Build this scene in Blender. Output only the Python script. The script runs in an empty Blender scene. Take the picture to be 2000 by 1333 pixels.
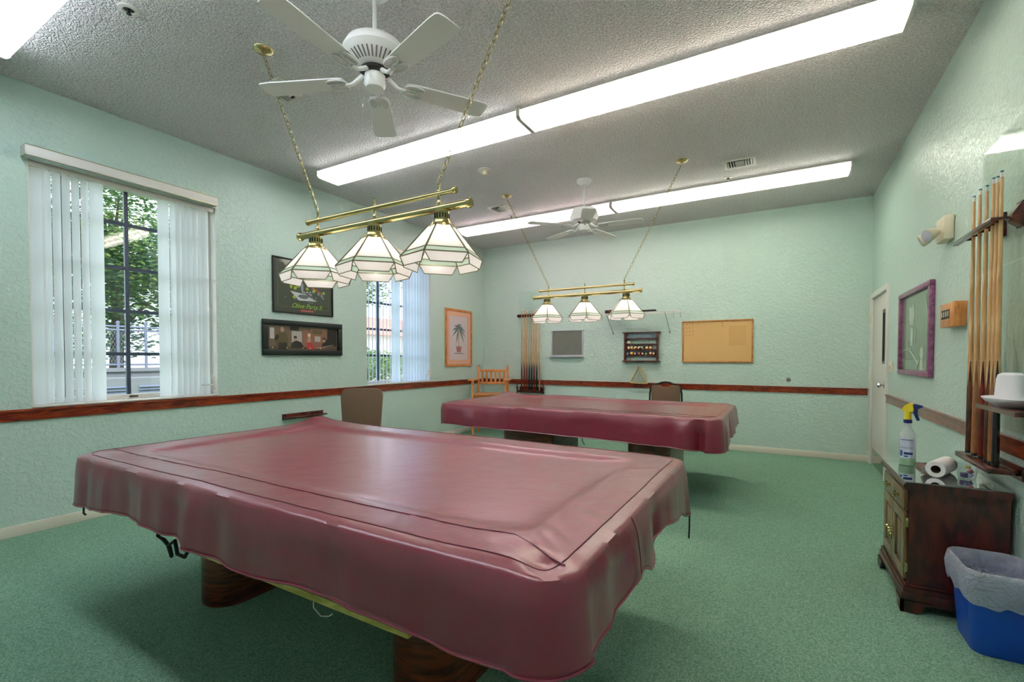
import bpy, bmesh, math, random
from mathutils import Vector, Matrix, noise
random.seed(7)
PI = math.pi
C = bpy.context.scene.collection
XL, XR, YB, ZC, YF = -4.81, 0.974, 7.255, 3.315, -1.0
RAIL_T, RAIL_B, BASE_T = 0.924, 0.840, 0.081

# ------------------------------------------------------------------ materials
def lin(c):
    r = []
    for v in c:
        v = v / 255.0
        r.append(v / 12.92 if v <= 0.04045 else ((v + 0.055) / 1.055) ** 2.4)
    return (r[0], r[1], r[2], 1.0)

def base(name):
    m = bpy.data.materials.new(name); m.use_nodes = True
    nt = m.node_tree
    return m, nt, nt.nodes['Principled BSDF']

def mat(name, col, rough=0.5, metal=0.0, bump=0.0, bscale=40.0, spec=0.5, coat=0.0, emis=None, estr=0.0, var=0.0, vscale=8.0):
    m, nt, p = base(name)
    p.inputs['Base Color'].default_value = lin(col)
    p.inputs['Roughness'].default_value = rough
    p.inputs['Metallic'].default_value = metal
    p.inputs['Specular IOR Level'].default_value = spec
    p.inputs['Coat Weight'].default_value = coat
    if emis:
        p.inputs['Emission Color'].default_value = lin(emis); p.inputs['Emission Strength'].default_value = estr
    if bump or var:
        tc = nt.nodes.new('ShaderNodeTexCoord')
    if bump:
        n = nt.nodes.new('ShaderNodeTexNoise'); n.inputs['Scale'].default_value = bscale; n.inputs['Detail'].default_value = 3
        nt.links.new(tc.outputs['Object'], n.inputs['Vector'])
        b = nt.nodes.new('ShaderNodeBump'); b.inputs['Strength'].default_value = bump; b.inputs['Distance'].default_value = 0.01
        nt.links.new(n.outputs['Fac'], b.inputs['Height']); nt.links.new(b.outputs['Normal'], p.inputs['Normal'])
    if var:
        n2 = nt.nodes.new('ShaderNodeTexNoise'); n2.inputs['Scale'].default_value = vscale; n2.inputs['Detail'].default_value = 4
        nt.links.new(tc.outputs['Object'], n2.inputs['Vector'])
        mx = nt.nodes.new('ShaderNodeMix'); mx.data_type = 'RGBA'
        c = lin(col)
        mx.inputs['A'].default_value = (c[0]*(1-var), c[1]*(1-var), c[2]*(1-var), 1)
        mx.inputs['B'].default_value = (min(1, c[0]*(1+var)), min(1, c[1]*(1+var)), min(1, c[2]*(1+var)), 1)
        nt.links.new(n2.outputs['Fac'], mx.inputs['Factor']); nt.links.new(mx.outputs['Result'], p.inputs['Base Color'])
    return m

def wood(name, c1, c2, rough=0.3, stretch=(1, 1, 14), scale=6.0, coat=0.3):
    m, nt, p = base(name)
    tc = nt.nodes.new('ShaderNodeTexCoord'); mp = nt.nodes.new('ShaderNodeMapping')
    mp.inputs['Scale'].default_value = stretch
    n = nt.nodes.new('ShaderNodeTexNoise'); n.inputs['Scale'].default_value = scale; n.inputs['Detail'].default_value = 6
    n.inputs['Distortion'].default_value = 1.2
    cr = nt.nodes.new('ShaderNodeValToRGB')
    cr.color_ramp.elements[0].position = 0.36; cr.color_ramp.elements[0].color = lin(c1)
    cr.color_ramp.elements[1].position = 0.66; cr.color_ramp.elements[1].color = lin(c2)
    nt.links.new(tc.outputs['Object'], mp.inputs['Vector']); nt.links.new(mp.outputs['Vector'], n.inputs['Vector'])
    nt.links.new(n.outputs['Fac'], cr.inputs['Fac']); nt.links.new(cr.outputs['Color'], p.inputs['Base Color'])
    p.inputs['Roughness'].default_value = rough; p.inputs['Coat Weight'].default_value = coat; p.inputs['Coat Roughness'].default_value = 0.15
    return m

def paint_wall(name, col):
    m, nt, p = base(name)
    p.inputs['Base Color'].default_value = lin(col); p.inputs['Roughness'].default_value = 0.36
    tc = nt.nodes.new('ShaderNodeTexCoord')
    n = nt.nodes.new('ShaderNodeTexNoise'); n.inputs['Scale'].default_value = 28; n.inputs['Detail'].default_value = 2.5; n.inputs['Distortion'].default_value = 0.8
    n2 = nt.nodes.new('ShaderNodeTexNoise'); n2.inputs['Scale'].default_value = 75; n2.inputs['Detail'].default_value = 2
    cr = nt.nodes.new('ShaderNodeValToRGB'); cr.color_ramp.elements[0].position = 0.42; cr.color_ramp.elements[1].position = 0.6
    ad = nt.nodes.new('ShaderNodeMath'); ad.operation = 'MULTIPLY_ADD'; ad.inputs[1].default_value = 0.35
    b = nt.nodes.new('ShaderNodeBump'); b.inputs['Strength'].default_value = 0.38; b.inputs['Distance'].default_value = 0.006
    nt.links.new(tc.outputs['Object'], n.inputs['Vector']); nt.links.new(tc.outputs['Object'], n2.inputs['Vector'])
    nt.links.new(n.outputs['Fac'], cr.inputs['Fac'])
    nt.links.new(n2.outputs['Fac'], ad.inputs[0]); nt.links.new(cr.outputs['Color'], ad.inputs[2])
    nt.links.new(ad.outputs['Value'], b.inputs['Height']); nt.links.new(b.outputs['Normal'], p.inputs['Normal'])
    return m

def popcorn(name):
    m, nt, p = base(name)
    p.inputs['Roughness'].default_value = 0.9; p.inputs['Specular IOR Level'].default_value = 0.2
    tc = nt.nodes.new('ShaderNodeTexCoord')
    v = nt.nodes.new('ShaderNodeTexVoronoi'); v.inputs['Scale'].default_value = 95
    n = nt.nodes.new('ShaderNodeTexNoise'); n.inputs['Scale'].default_value = 70; n.inputs['Detail'].default_value = 4
    s = nt.nodes.new('ShaderNodeMath'); s.operation = 'SUBTRACT'
    b = nt.nodes.new('ShaderNodeBump'); b.inputs['Strength'].default_value = 1.0; b.inputs['Distance'].default_value = 0.013
    cr = nt.nodes.new('ShaderNodeValToRGB')
    cr.color_ramp.elements[0].position = 0.3; cr.color_ramp.elements[0].color = lin((214, 210, 210))
    cr.color_ramp.elements[1].position = 0.65; cr.color_ramp.elements[1].color = lin((252, 248, 247))
    for t in (v, n): nt.links.new(tc.outputs['Object'], t.inputs['Vector'])
    nt.links.new(n.outputs['Fac'], s.inputs[0]); nt.links.new(v.outputs['Distance'], s.inputs[1])
    nt.links.new(s.outputs['Value'], b.inputs['Height']); nt.links.new(b.outputs['Normal'], p.inputs['Normal'])
    nt.links.new(n.outputs['Fac'], cr.inputs['Fac']); nt.links.new(cr.outputs['Color'], p.inputs['Base Color'])
    return m

def carpet(name):
    m, nt, p = base(name)
    p.inputs['Roughness'].default_value = 1.0; p.inputs['Specular IOR Level'].default_value = 0.1
    p.inputs['Sheen Weight'].default_value = 0.25; p.inputs['Sheen Tint'].default_value = lin((150, 210, 180))
    tc = nt.nodes.new('ShaderNodeTexCoord')
    n = nt.nodes.new('ShaderNodeTexNoise'); n.inputs['Scale'].default_value = 150; n.inputs['Detail'].default_value = 4; n.inputs['Roughness'].default_value = 0.7
    n2 = nt.nodes.new('ShaderNodeTexNoise'); n2.inputs['Scale'].default_value = 1.3; n2.inputs['Detail'].default_value = 3
    cr = nt.nodes.new('ShaderNodeValToRGB')
    cr.color_ramp.elements[0].position = 0.36; cr.color_ramp.elements[0].color = lin((90, 139, 110))
    cr.color_ramp.elements[1].position = 0.66; cr.color_ramp.elements[1].color = lin((178, 213, 188))
    mx = nt.nodes.new('ShaderNodeMix'); mx.data_type = 'RGBA'; mx.blend_type = 'MULTIPLY'; mx.inputs['Factor'].default_value = 0.22
    b = nt.nodes.new('ShaderNodeBump'); b.inputs['Strength'].default_value = 0.9; b.inputs['Distance'].default_value = 0.008
    for t in (n, n2): nt.links.new(tc.outputs['Object'], t.inputs['Vector'])
    nt.links.new(n.outputs['Fac'], cr.inputs['Fac']); nt.links.new(cr.outputs['Color'], mx.inputs['A']); nt.links.new(n2.outputs['Fac'], mx.inputs['B'])
    nt.links.new(mx.outputs['Result'], p.inputs['Base Color'])
    nt.links.new(n.outputs['Fac'], b.inputs['Height']); nt.links.new(b.outputs['Normal'], p.inputs['Normal'])
    return m

def clear(name, tint=(255, 255, 255), gloss=0.1, rough=0.02, k=1.0):
    m = bpy.data.materials.new(name); m.use_nodes = True; nt = m.node_tree; nt.nodes.clear()
    o = nt.nodes.new('ShaderNodeOutputMaterial'); t = nt.nodes.new('ShaderNodeBsdfTransparent'); t.inputs['Color'].default_value = lin(tint)
    g = nt.nodes.new('ShaderNodeBsdfGlossy'); g.inputs['Roughness'].default_value = rough
    f = nt.nodes.new('ShaderNodeLayerWeight'); f.inputs['Blend'].default_value = 0.5
    pw = nt.nodes.new('ShaderNodeMath'); pw.operation = 'POWER'; pw.inputs[1].default_value = 4.0; nt.links.new(f.outputs['Facing'], pw.inputs[0])
    a = nt.nodes.new('ShaderNodeMath'); a.operation = 'MULTIPLY_ADD'; a.inputs[1].default_value = k; a.inputs[2].default_value = gloss; a.use_clamp = True
    mx = nt.nodes.new('ShaderNodeMixShader')
    nt.links.new(pw.outputs['Value'], a.inputs[0]); nt.links.new(a.outputs['Value'], mx.inputs['Fac'])
    nt.links.new(t.outputs['BSDF'], mx.inputs[1]); nt.links.new(g.outputs['BSDF'], mx.inputs[2]); nt.links.new(mx.outputs['Shader'], o.inputs['Surface'])
    return m

def translucent(name, col, trans=0.5, rough=0.5, see=0.0, gloss=0.08, bump=0.0):
    m = bpy.data.materials.new(name); m.use_nodes = True; nt = m.node_tree; nt.nodes.clear()
    o = nt.nodes.new('ShaderNodeOutputMaterial')
    d = nt.nodes.new('ShaderNodeBsdfPrincipled'); d.inputs['Base Color'].default_value = lin(col); d.inputs['Roughness'].default_value = rough
    t = nt.nodes.new('ShaderNodeBsdfTranslucent'); t.inputs['Color'].default_value = lin(col)
    mx = nt.nodes.new('ShaderNodeMixShader'); mx.inputs['Fac'].default_value = trans
    nt.links.new(d.outputs['BSDF'], mx.inputs[1]); nt.links.new(t.outputs['BSDF'], mx.inputs[2])
    out = mx
    if see:
        tr = nt.nodes.new('ShaderNodeBsdfTransparent'); m2 = nt.nodes.new('ShaderNodeMixShader'); m2.inputs['Fac'].default_value = see
        nt.links.new(mx.outputs['Shader'], m2.inputs[1]); nt.links.new(tr.outputs['BSDF'], m2.inputs[2]); out = m2
    if bump:
        tc = nt.nodes.new('ShaderNodeTexCoord'); n = nt.nodes.new('ShaderNodeTexNoise'); n.inputs['Scale'].default_value = 14; n.inputs['Detail'].default_value = 4
        b = nt.nodes.new('ShaderNodeBump'); b.inputs['Strength'].default_value = bump; b.inputs['Distance'].default_value = 0.02
        nt.links.new(tc.outputs['Object'], n.inputs['Vector']); nt.links.new(n.outputs['Fac'], b.inputs['Height']); nt.links.new(b.outputs['Normal'], d.inputs['Normal']); nt.links.new(b.outputs['Normal'], t.inputs['Normal']); n.inputs['Distortion'].default_value = 1.5; n.inputs['Roughness'].default_value = 0.7; b.inputs['Distance'].default_value = 0.04
    nt.links.new(out.outputs['Shader'], o.inputs['Surface'])
    return m

def vinyl(name, col):
    m, nt, p = base(name)
    p.inputs['Base Color'].default_value = lin(col); p.inputs['Roughness'].default_value = 0.36
    p.inputs['Specular IOR Level'].default_value = 0.7; p.inputs['Coat Weight'].default_value = 0.8; p.inputs['Coat Roughness'].default_value = 0.24
    tc = nt.nodes.new('ShaderNodeTexCoord')
    n = nt.nodes.new('ShaderNodeTexNoise'); n.inputs['Scale'].default_value = 260; n.inputs['Detail'].default_value = 2
    mp = nt.nodes.new('ShaderNodeMapping'); mp.inputs['Scale'].default_value = (3.0, 4.0, 2.0)
    n2 = nt.nodes.new('ShaderNodeTexNoise'); n2.inputs['Scale'].default_value = 2.2; n2.inputs['Detail'].default_value = 4
    ad = nt.nodes.new('ShaderNodeMath'); ad.operation = 'MULTIPLY_ADD'; ad.inputs[1].default_value = 0.05
    b = nt.nodes.new('ShaderNodeBump'); b.inputs['Strength'].default_value = 0.4; b.inputs['Distance'].default_value = 0.012
    nt.links.new(tc.outputs['Object'], n.inputs['Vector']); nt.links.new(tc.outputs['Object'], mp.inputs['Vector']); nt.links.new(mp.outputs['Vector'], n2.inputs['Vector'])
    nt.links.new(n.outputs['Fac'], ad.inputs[0]); nt.links.new(n2.outputs['Fac'], ad.inputs[2])
    nt.links.new(ad.outputs['Value'], b.inputs['Height']); nt.links.new(b.outputs['Normal'], p.inputs['Normal'])
    return m

M = {}
M['wall'] = paint_wall('mint_wall_paint', (192, 215, 204))
M['ceil'] = popcorn('popcorn_ceiling')
M['carpet'] = carpet('green_carpet')
M['white'] = mat('white_paint', (226, 222, 214), 0.35)
M['trimwhite'] = mat('baseboard_paint', (228, 220, 206), 0.4)
M['fanwhite'] = mat('white_enamel', (240, 240, 238), 0.35)
M['rail'] = wood('chair_rail_wood', (88, 22, 12), (168, 68, 32), 0.28, (2.0, 1.2, 9), 5.0, 0.5)
M['brass'] = mat('polished_brass', (206, 188, 132), 0.16, 1.0)
M['dullbrass'] = mat('antique_brass', (164, 152, 104), 0.28, 1.0)
M['came'] = mat('lamp_came_metal', (118, 116, 84), 0.4, 0.6)
M['glasswhite'] = translucent('opal_lamp_glass', (246, 244, 236), 0.5, 0.25)
M['glassgreen'] = translucent('green_lamp_glass', (212, 232, 212), 0.5, 0.25)
M['glasspink'] = translucent('rose_lamp_glass', (244, 236, 234), 0.5, 0.25)
M['bulb'] = mat('lit_bulb', (255, 250, 235), 0.4, emis=(255, 252, 246), estr=16.0)
TUBES = {k: mat('fluorescent_tube_' + k, (255, 255, 255), 0.4, emis=c, estr=17.0) for k, c in dict(cool=(228, 240, 255), white=(250, 248, 250), warm=(255, 242, 226), pink=(255, 224, 230), green=(252, 252, 236)).items()}
M['fixture'] = mat('fixture_enamel', (205, 205, 200), 0.45)
M['vinyl'] = vinyl('maroon_vinyl', (132, 28, 54))
M['vinylseam'] = mat('maroon_piping', (104, 32, 48), 0.45)
M['cord'] = mat('black_cord', (16, 20, 20), 0.7)
M['tablewood'] = wood('table_base_laminate', (58, 22, 12), (132, 62, 30), 0.34, (1.2, 1.2, 12), 4.0, 0.3)
M['yellow'] = wood('yellow_apron_wood', (186, 164, 66), (224, 204, 110), 0.4, (2, 8, 8), 6.0, 0.1)
M['darkwood'] = wood('cabinet_mahogany', (44, 12, 9), (98, 34, 22), 0.3, (3, 3, 1.0), 5.0, 0.25)
M['olivewood'] = wood('cabinet_front_wood', (104, 76, 48), (146, 112, 72), 0.3, (3, 3, 1.0), 6.0, 0.5)
M['rackwood'] = wood('rack_mahogany', (42, 10, 8), (104, 34, 20), 0.24, (3, 3, 3), 6.0, 0.6)
M['oak'] = wood('honey_oak', (196, 118, 52), (226, 156, 88), 0.36, (4, 4, 1.2), 6.0, 0.2)
M['palepine'] = wood('pale_wood', (190, 158, 92), (222, 196, 134), 0.4, (4, 4, 4), 6.0, 0.1)
M['maple'] = wood('cue_maple', (206, 150, 92), (232, 190, 132), 0.25, (8, 8, 0.8), 6.0, 0.6)
M['cork'] = mat('cork_surface', (222, 180, 118), 0.9, bump=0.4, bscale=220, var=0.10, vscale=120)
M['corkdark'] = mat('cork_unfaded', (214, 170, 108), 0.9, var=0.1, vscale=120)
M['corkframe'] = wood('cork_frame_oak', (170, 112, 52), (204, 144, 76), 0.4, (4, 4, 4), 6.0, 0.2)
M['slate'] = mat('chalkboard', (116, 120, 110), 0.75, var=0.14, vscale=9)
M['alu'] = mat('aluminium', (196, 198, 202), 0.35, 0.7)
M['chrome'] = mat('chrome', (215, 215, 215), 0.12, 1.0)
M['kick'] = mat('brushed_kick_plate', (178, 172, 150), 0.14, 1.0)
M['black'] = mat('black_satin', (20, 20, 20), 0.4)
M['blackframe'] = mat('black_green_frame', (16, 30, 28), 0.4)
M['dark'] = mat('dark_void', (12, 12, 12), 0.9)
M['fabric'] = mat('brown_fabric', (118, 94, 74), 0.95, bump=0.5, bscale=300, var=0.12, vscale=160)
M['vane'] = translucent('vertical_blind_fabric', (236, 238, 238), 0.55, 0.6, 0.0)
M['vane2'] = translucent('backlit_blind_fabric', (226, 236, 252), 0.7, 0.6, 0.0)  # same vane fabric with the bluish backlight put into its colour and translucency
M['muntin'] = mat('window_bar_bronze', (62, 74, 92), 0.4)
M['pane'] = clear('window_glass', (245, 250, 250), 0.05)
M['acrylic'] = clear('clear_acrylic', (252, 254, 252), 0.05, 0.04, 0.3)
M['cupclear'] = clear('clear_plastic', (240, 244, 246), 0.07, 0.05, 0.6)
M['glasstop'] = clear('glass_top', (215, 228, 218), 0.42, 0.02, 2.0)
M['purple'] = wood('purple_stained_frame', (126, 68, 104), (168, 104, 146), 0.35, (4, 4, 4), 5.0, 0.3)
M['bin'] = mat('blue_plastic', (22, 84, 200), 0.35)
M['liner'] = translucent('bin_liner_plastic', (232, 234, 240), 0.4, 0.3, 0.10, bump=1.0)
M['paper'] = mat('paper_towel', (246, 244, 242), 0.95, bump=0.3, bscale=200)
M['yellowplastic'] = mat('yellow_plastic', (240, 214, 40), 0.35)
M['blueplastic'] = mat('navy_plastic', (28, 44, 112), 0.35)
M['bottle'] = translucent('cloudy_bottle_plastic', (236, 240, 244), 0.4, 0.3, 0.45)
M['greenliquid'] = translucent('green_liquid', (120, 222, 110), 0.4, 0.3)
M['label'] = mat('pale_label', (206, 212, 232), 0.5)
M['labelblue'] = mat('label_blue', (40, 96, 150), 0.5)
M['labelnavy'] = mat('label_navy', (20, 50, 110), 0.5)
M['ivory'] = mat('ivory_plastic', (226, 216, 190), 0.45)
M['grey'] = mat('grey_metal', (130, 130, 128), 0.45, 0.5)
M['blueferr'] = mat('blue_ferrule', (70, 110, 140), 0.5)

# ------------------------------------------------------------------ mesh tools
def NB(): return bmesh.new()

def box(bm, lo, hi, mi=0, bev=0.0, seg=2):
    x0, y0, z0 = lo; x1, y1, z1 = hi
    v = [bm.verts.new(p) for p in ((x0, y0, z0), (x1, y0, z0), (x1, y1, z0), (x0, y1, z0), (x0, y0, z1), (x1, y0, z1), (x1, y1, z1), (x0, y1, z1))]
    fs = []
    for q in ((3, 2, 1, 0), (4, 5, 6, 7), (0, 1, 5, 4), (1, 2, 6, 5), (2, 3, 7, 6), (3, 0, 4, 7)):
        f = bm.faces.new([v[i] for i in q]); f.material_index = mi; fs.append(f)
    if bev:
        es = list({e for f in fs for e in f.edges})
        r = bmesh.ops.bevel(bm, geom=es, offset=bev, segments=seg, affect='EDGES', profile=0.5)
        for f in r['faces']: f.material_index = mi
        v = list({vv for f in bm.faces if f.is_valid for vv in f.verts}) if False else v
    return [x for x in v if x.is_valid]

def obox(bm, c, s, rot, mi=0, bev=0.0):
    """oriented box: centre, size, rotation matrix 3x3"""
    t = bmesh.new(); box(t, (-s[0]/2, -s[1]/2, -s[2]/2), (s[0]/2, s[1]/2, s[2]/2), mi, bev)
    t.transform(Matrix.Translation(c) @ rot.to_4x4()); merge(bm, t)

def merge(bm, t):
    me = bpy.data.meshes.new('tmp'); t.to_mesh(me); bm.from_mesh(me); bpy.data.meshes.remove(me); t.free()

def lathe(bm, prof, c=(0, 0, 0), seg=32, axis='Z', mi=0, a0=0.0, sx=1.0, sy=1.0, mis=None):
    rings = []
    def P(r, h, a):
        x, y = r*math.cos(a)*sx, r*math.sin(a)*sy
        if axis == 'Z': return (c[0]+x, c[1]+y, c[2]+h)
        if axis == 'X': return (c[0]+h, c[1]+x, c[2]+y)
        return (c[0]+x, c[1]+h, c[2]+y)
    for r, h in prof:
        if r < 1e-6: rings.append([bm.verts.new(P(0, h, 0))])
        else: rings.append([bm.verts.new(P(r, h, a0+2*PI*k/seg)) for k in range(seg)])
    for i in range(len(rings)-1):
        a, b = rings[i], rings[i+1]; m_ = mis[i] if mis else mi
        if len(a) == 1 and len(b) == 1: continue
        for k in range(seg):
            k2 = (k+1) % seg
            if len(a) == 1: f = bm.faces.new((a[0], b[k], b[k2]))
            elif len(b) == 1: f = bm.faces.new((a[k], b[0], a[k2]))
            else: f = bm.faces.new((a[k], b[k], b[k2], a[k2]))
            f.material_index = m_
    return rings

def tube(bm, pts, r, seg=8, closed=False, mi=0, rs=None):
    pts = [Vector(p) for p in pts]; n = len(pts); rings = []
    prev = None
    for i in range(n):
        if closed: d = pts[(i+1) % n] - pts[i-1]
        else: d = pts[min(i+1, n-1)] - pts[max(i-1, 0)]
        if d.length < 1e-9: d = Vector((0, 0, 1))
        d.normalize()
        if prev is None:
            u = d.orthogonal().normalized()
        else:
            u = prev - d*prev.dot(d)
            u = u.normalized() if u.length > 1e-6 else d.orthogonal().normalized()
        prev = u; w = d.cross(u); rr = rs[i] if rs else r
        rings.append([bm.verts.new(pts[i] + (u*math.cos(2*PI*k/seg) + w*math.sin(2*PI*k/seg))*rr) for k in range(seg)])
    m = n if closed else n-1
    for i in range(m):
        a, b = rings[i], rings[(i+1) % n]
        if closed and i == n-1:
            best = min(range(seg), key=lambda o: sum((a[k].co-b[(k+o) % seg].co).length for k in range(seg)))
            b = [b[(k+best) % seg] for k in range(seg)]
        for k in range(seg):
            f = bm.faces.new((a[k], a[(k+1) % seg], b[(k+1) % seg], b[k])); f.material_index = mi
    if not closed:
        f = bm.faces.new(rings[0][::-1]); f.material_index = mi
        f = bm.faces.new(rings[-1]); f.material_index = mi

def prism(bm, poly, axis, a, b, mi=0):
    def P(u, v, w):
        return {'X': (w, u, v), 'Y': (u, w, v), 'Z': (u, v, w)}[axis]
    lo = [bm.verts.new(P(u, v, a)) for u, v in poly]; hi = [bm.verts.new(P(u, v, b)) for u, v in poly]
    fs = [bm.faces.new(lo[::-1]), bm.faces.new(hi)]
    n = len(poly)
    for i in range(n): fs.append(bm.faces.new((lo[i], lo[(i+1) % n], hi[(i+1) % n], hi[i])))
    for f in fs: f.material_index = mi

def ball(bm, c, r, mi=0, sub=2, s=(1, 1, 1)):
    t = bmesh.new(); bmesh.ops.create_icosphere(t, subdivisions=sub, radius=r)
    for f in t.faces: f.material_index = mi
    t.transform(Matrix.Translation(c) @ Matrix.Diagonal((s[0], s[1], s[2], 1))); merge(bm, t)

ORG = {}
def put(name, bm, mats, parent=None, local=False, smooth=40, fix=True):
    """link bm (world coordinates unless local) as one mesh object"""
    if not isinstance(mats, (list, tuple)): mats = [mats]
    if fix: bmesh.ops.recalc_face_normals(bm, faces=bm.faces[:])
    me = bpy.data.meshes.new(name)
    loc = Vector((0, 0, 0))
    if parent is not None:
        if not local: bm.transform(Matrix.Translation(-ORG[parent.name]))
    elif not local:
        xs = [v.co for v in bm.verts]
        loc = Vector(((min(v.x for v in xs)+max(v.x for v in xs))/2, (min(v.y for v in xs)+max(v.y for v in xs))/2, min(v.z for v in xs)))
        bm.transform(Matrix.Translation(-loc))
    bm.to_mesh(me); bm.free()
    for m in mats: me.materials.append(m)
    if smooth:
        me.polygons.foreach_set('use_smooth', [True]*len(me.polygons)); me.set_sharp_from_angle(angle=math.radians(smooth))
    o = bpy.data.objects.new(name, me); C.objects.link(o)
    o.location = loc; o.parent = parent
    ORG[o.name] = ORG[parent.name] if parent is not None else loc.copy()
    return o

def thing(name, loc, label, cat, group=None, rz=0.0):
    o = bpy.data.objects.new(name, None); C.objects.link(o); o.empty_display_size = 0.1
    o.location = loc; o.rotation_euler = (0, 0, rz); ORG[o.name] = Vector(loc)
    return tag(o, label, cat, group)

def tag(o, label, cat, group=None):
    o['label'] = label; o['category'] = cat
    if group: o['group'] = group
    return o

def struct(o, label=None, cat=None):
    o['kind'] = 'structure'
    if label: o['label'] = label
    if cat: o['category'] = cat
    return o

def text_mesh(name, s, size, mat_, parent, pos, mtx, extrude=0.0005, shear=0.0, width=None):
    cu = bpy.data.curves.new('t', 'FONT'); cu.body = s; cu.size = size; cu.extrude = extrude; cu.shear = shear
    cu.align_x = 'CENTER'; cu.align_y = 'CENTER'
    t = bpy.data.objects.new('t', cu); C.objects.link(t)
    dg = bpy.context.evaluated_depsgraph_get(); me = bpy.data.meshes.new_from_object(t.evaluated_get(dg))
    bpy.data.objects.remove(t); bpy.data.curves.remove(cu)
    bm = bmesh.new(); bm.from_mesh(me); bpy.data.meshes.remove(me)
    if width:
        w = max(v.co.x for v in bm.verts) - min(v.co.x for v in bm.verts)
        bm.transform(Matrix.Diagonal((width/w, 1, 1, 1)))
    bm.transform(Matrix.Translation(pos) @ mtx)
    return put(name, bm, mat_, parent, smooth=0, fix=False)

# ------------------------------------------------------------------ room shell
WIN = [(1.208, 2.525, 0.930, 2.770), (4.433, 5.758, 0.930, 2.770)]
T = 0.22
bm = NB(); box(bm, (XL-T, YF-T, -0.15), (XR+T, YB+T, 0.0)); struct(put('floor', bm, M['carpet'], smooth=0), 'green cut-pile carpet floor', 'floor')
bm = NB(); box(bm, (XL-T, YF-T, ZC), (XR+T, YB+T, ZC+0.2)); struct(put('ceiling', bm, M['ceil'], smooth=0), 'grey-white popcorn ceiling', 'ceiling')
bm = NB()
ys = [YF-T]
for (a, b, z0, z1) in WIN:
    box(bm, (XL-T, ys[-1], 0), (XL, a, ZC)); box(bm, (XL-T, a, 0), (XL, b, z0)); box(bm, (XL-T, a, z1), (XL, b, ZC)); ys.append(b)
box(bm, (XL-T, ys[-1], 0), (XL, YB+T, ZC))
struct(put('wall_left', bm, M['wall'], smooth=0), 'mint green wall with two windows', 'wall')
bm = NB(); box(bm, (XL, YB, 0), (XR, YB+T, ZC)); struct(put('wall_back', bm, M['wall'], smooth=0), 'mint green far wall', 'wall')
DY0, DY1, DZ = 6.235, 7.165, 2.03
bm = NB(); box(bm, (XR, YF-T, 0), (XR+T, DY0, ZC)); box(bm, (XR, DY1, 0), (XR+T, YB+T, ZC)); box(bm, (XR, DY0, DZ), (XR+T, DY1, ZC))
struct(put('wall_right', bm, M['wall'], smooth=0), 'mint green wall with the door', 'wall')
bm = NB(); box(bm, (XL, YF-T, 0), (XR, YF, ZC)); struct(put('wall_front', bm, M['wall'], smooth=0), 'mint green wall behind the camera', 'wall')

def baseboard(name, lo, hi):
    bm = NB(); box(bm, lo, hi, bev=0.003); struct(put(name, bm, M['trimwhite']), 'white baseboard', 'baseboard')
baseboard('baseboard_left', (XL, YF, 0), (XL+0.014, YB, BASE_T))
baseboard('baseboard_back', (XL+0.014, YB-0.014, 0), (XR, YB, BASE_T))
baseboard('baseboard_right', (XR-0.014, YF, 0), (XR, 6.16, BASE_T))
def railprof(bm, axis, a, b, wallc, sgn):
    w = [(0, RAIL_B), (0.016, RAIL_B), (0.018, RAIL_T-0.018), (0.026, RAIL_T-0.014), (0.026, RAIL_T), (0, RAIL_T)]
    prism(bm, [(wallc + sgn*u, v) for u, v in w], axis, a, b)
bm = NB(); railprof(bm, 'Y', YF, YB, XL, 1); struct(put('trim_1', bm, M['rail']), 'red-brown wooden chair rail on the window wall', 'trim')
bm = NB(); railprof(bm, 'X', XL+0.03, XR-0.03, YB, -1); struct(put('trim_2', bm, M['rail']), 'red-brown wooden chair rail on the far wall', 'trim')
bm = NB(); railprof(bm, 'Y', YF, 6.16, XR, -1); struct(put('trim_3', bm, M['rail']), 'wooden chair rail on the door wall', 'trim')

# windows
def window(n, a, b, z0, z1, mull):
    bm = NB(); xg = XL-0.12; w = 0.035
    for lo, hi in (((xg-0.03, a, z0), (xg+0.03, a+w, z1)), ((xg-0.03, b-w, z0), (xg+0.03, b, z1)), ((xg-0.03, a+w, z0), (xg+0.03, b-w, z0+0.055)), ((xg-0.03, a+w, z1-w), (xg+0.03, b-w, z1))):
        box(bm, lo, hi)
    o = struct(put('window_%d' % n, bm, M['white'], smooth=0), 'white framed window with dark bars', 'window')
    bm = NB()
    for y in mull: box(bm, (xg-0.012, y-0.014, z0+0.055), (xg+0.012, y+0.014, z1-w))
    for z in (1.335, 1.705, 2.074, 2.452): box(bm, (xg-0.010, a+w, z-0.014), (xg+0.010, b-w, z+0.014))
    put('window_bars', bm, M['muntin'], o, smooth=0)
    bm = NB(); box(bm, (xg-0.003, a+w, z0+0.055), (xg+0.001, b-w, z1-w)); put('window_pane', bm, M['pane'], o, smooth=0)
    bm = NB(); box(bm, (XL-0.09, a, z0-0.001), (XL+0.012, b, z0+0.012), bev=0.003); put('window_sill', bm, M['white'], o)
    bm = NB()
    box(bm, (XL-0.10, a, z0+0.012), (XL+0.0, a+0.006, z1)); box(bm, (XL-0.10, b-0.006, z0+0.012), (XL+0.0, b, z1)); box(bm, (XL-0.10, a, z1-0.006), (XL, b, z1))
    put('window_jamb', bm, M['white'], o, smooth=0)
    bm = NB(); box(bm, (XL-0.088, (a+b)/2-0.03, z0+0.03), (XL-0.078, (a+b)/2+0.03, z0+0.042)); put('sash_latch', bm, M['black'], o)
    return o
window(1, *WIN[0], (1.42, 1.842, 2.262)); window(2, *WIN[1], (4.75, 5.172, 5.594))

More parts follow.
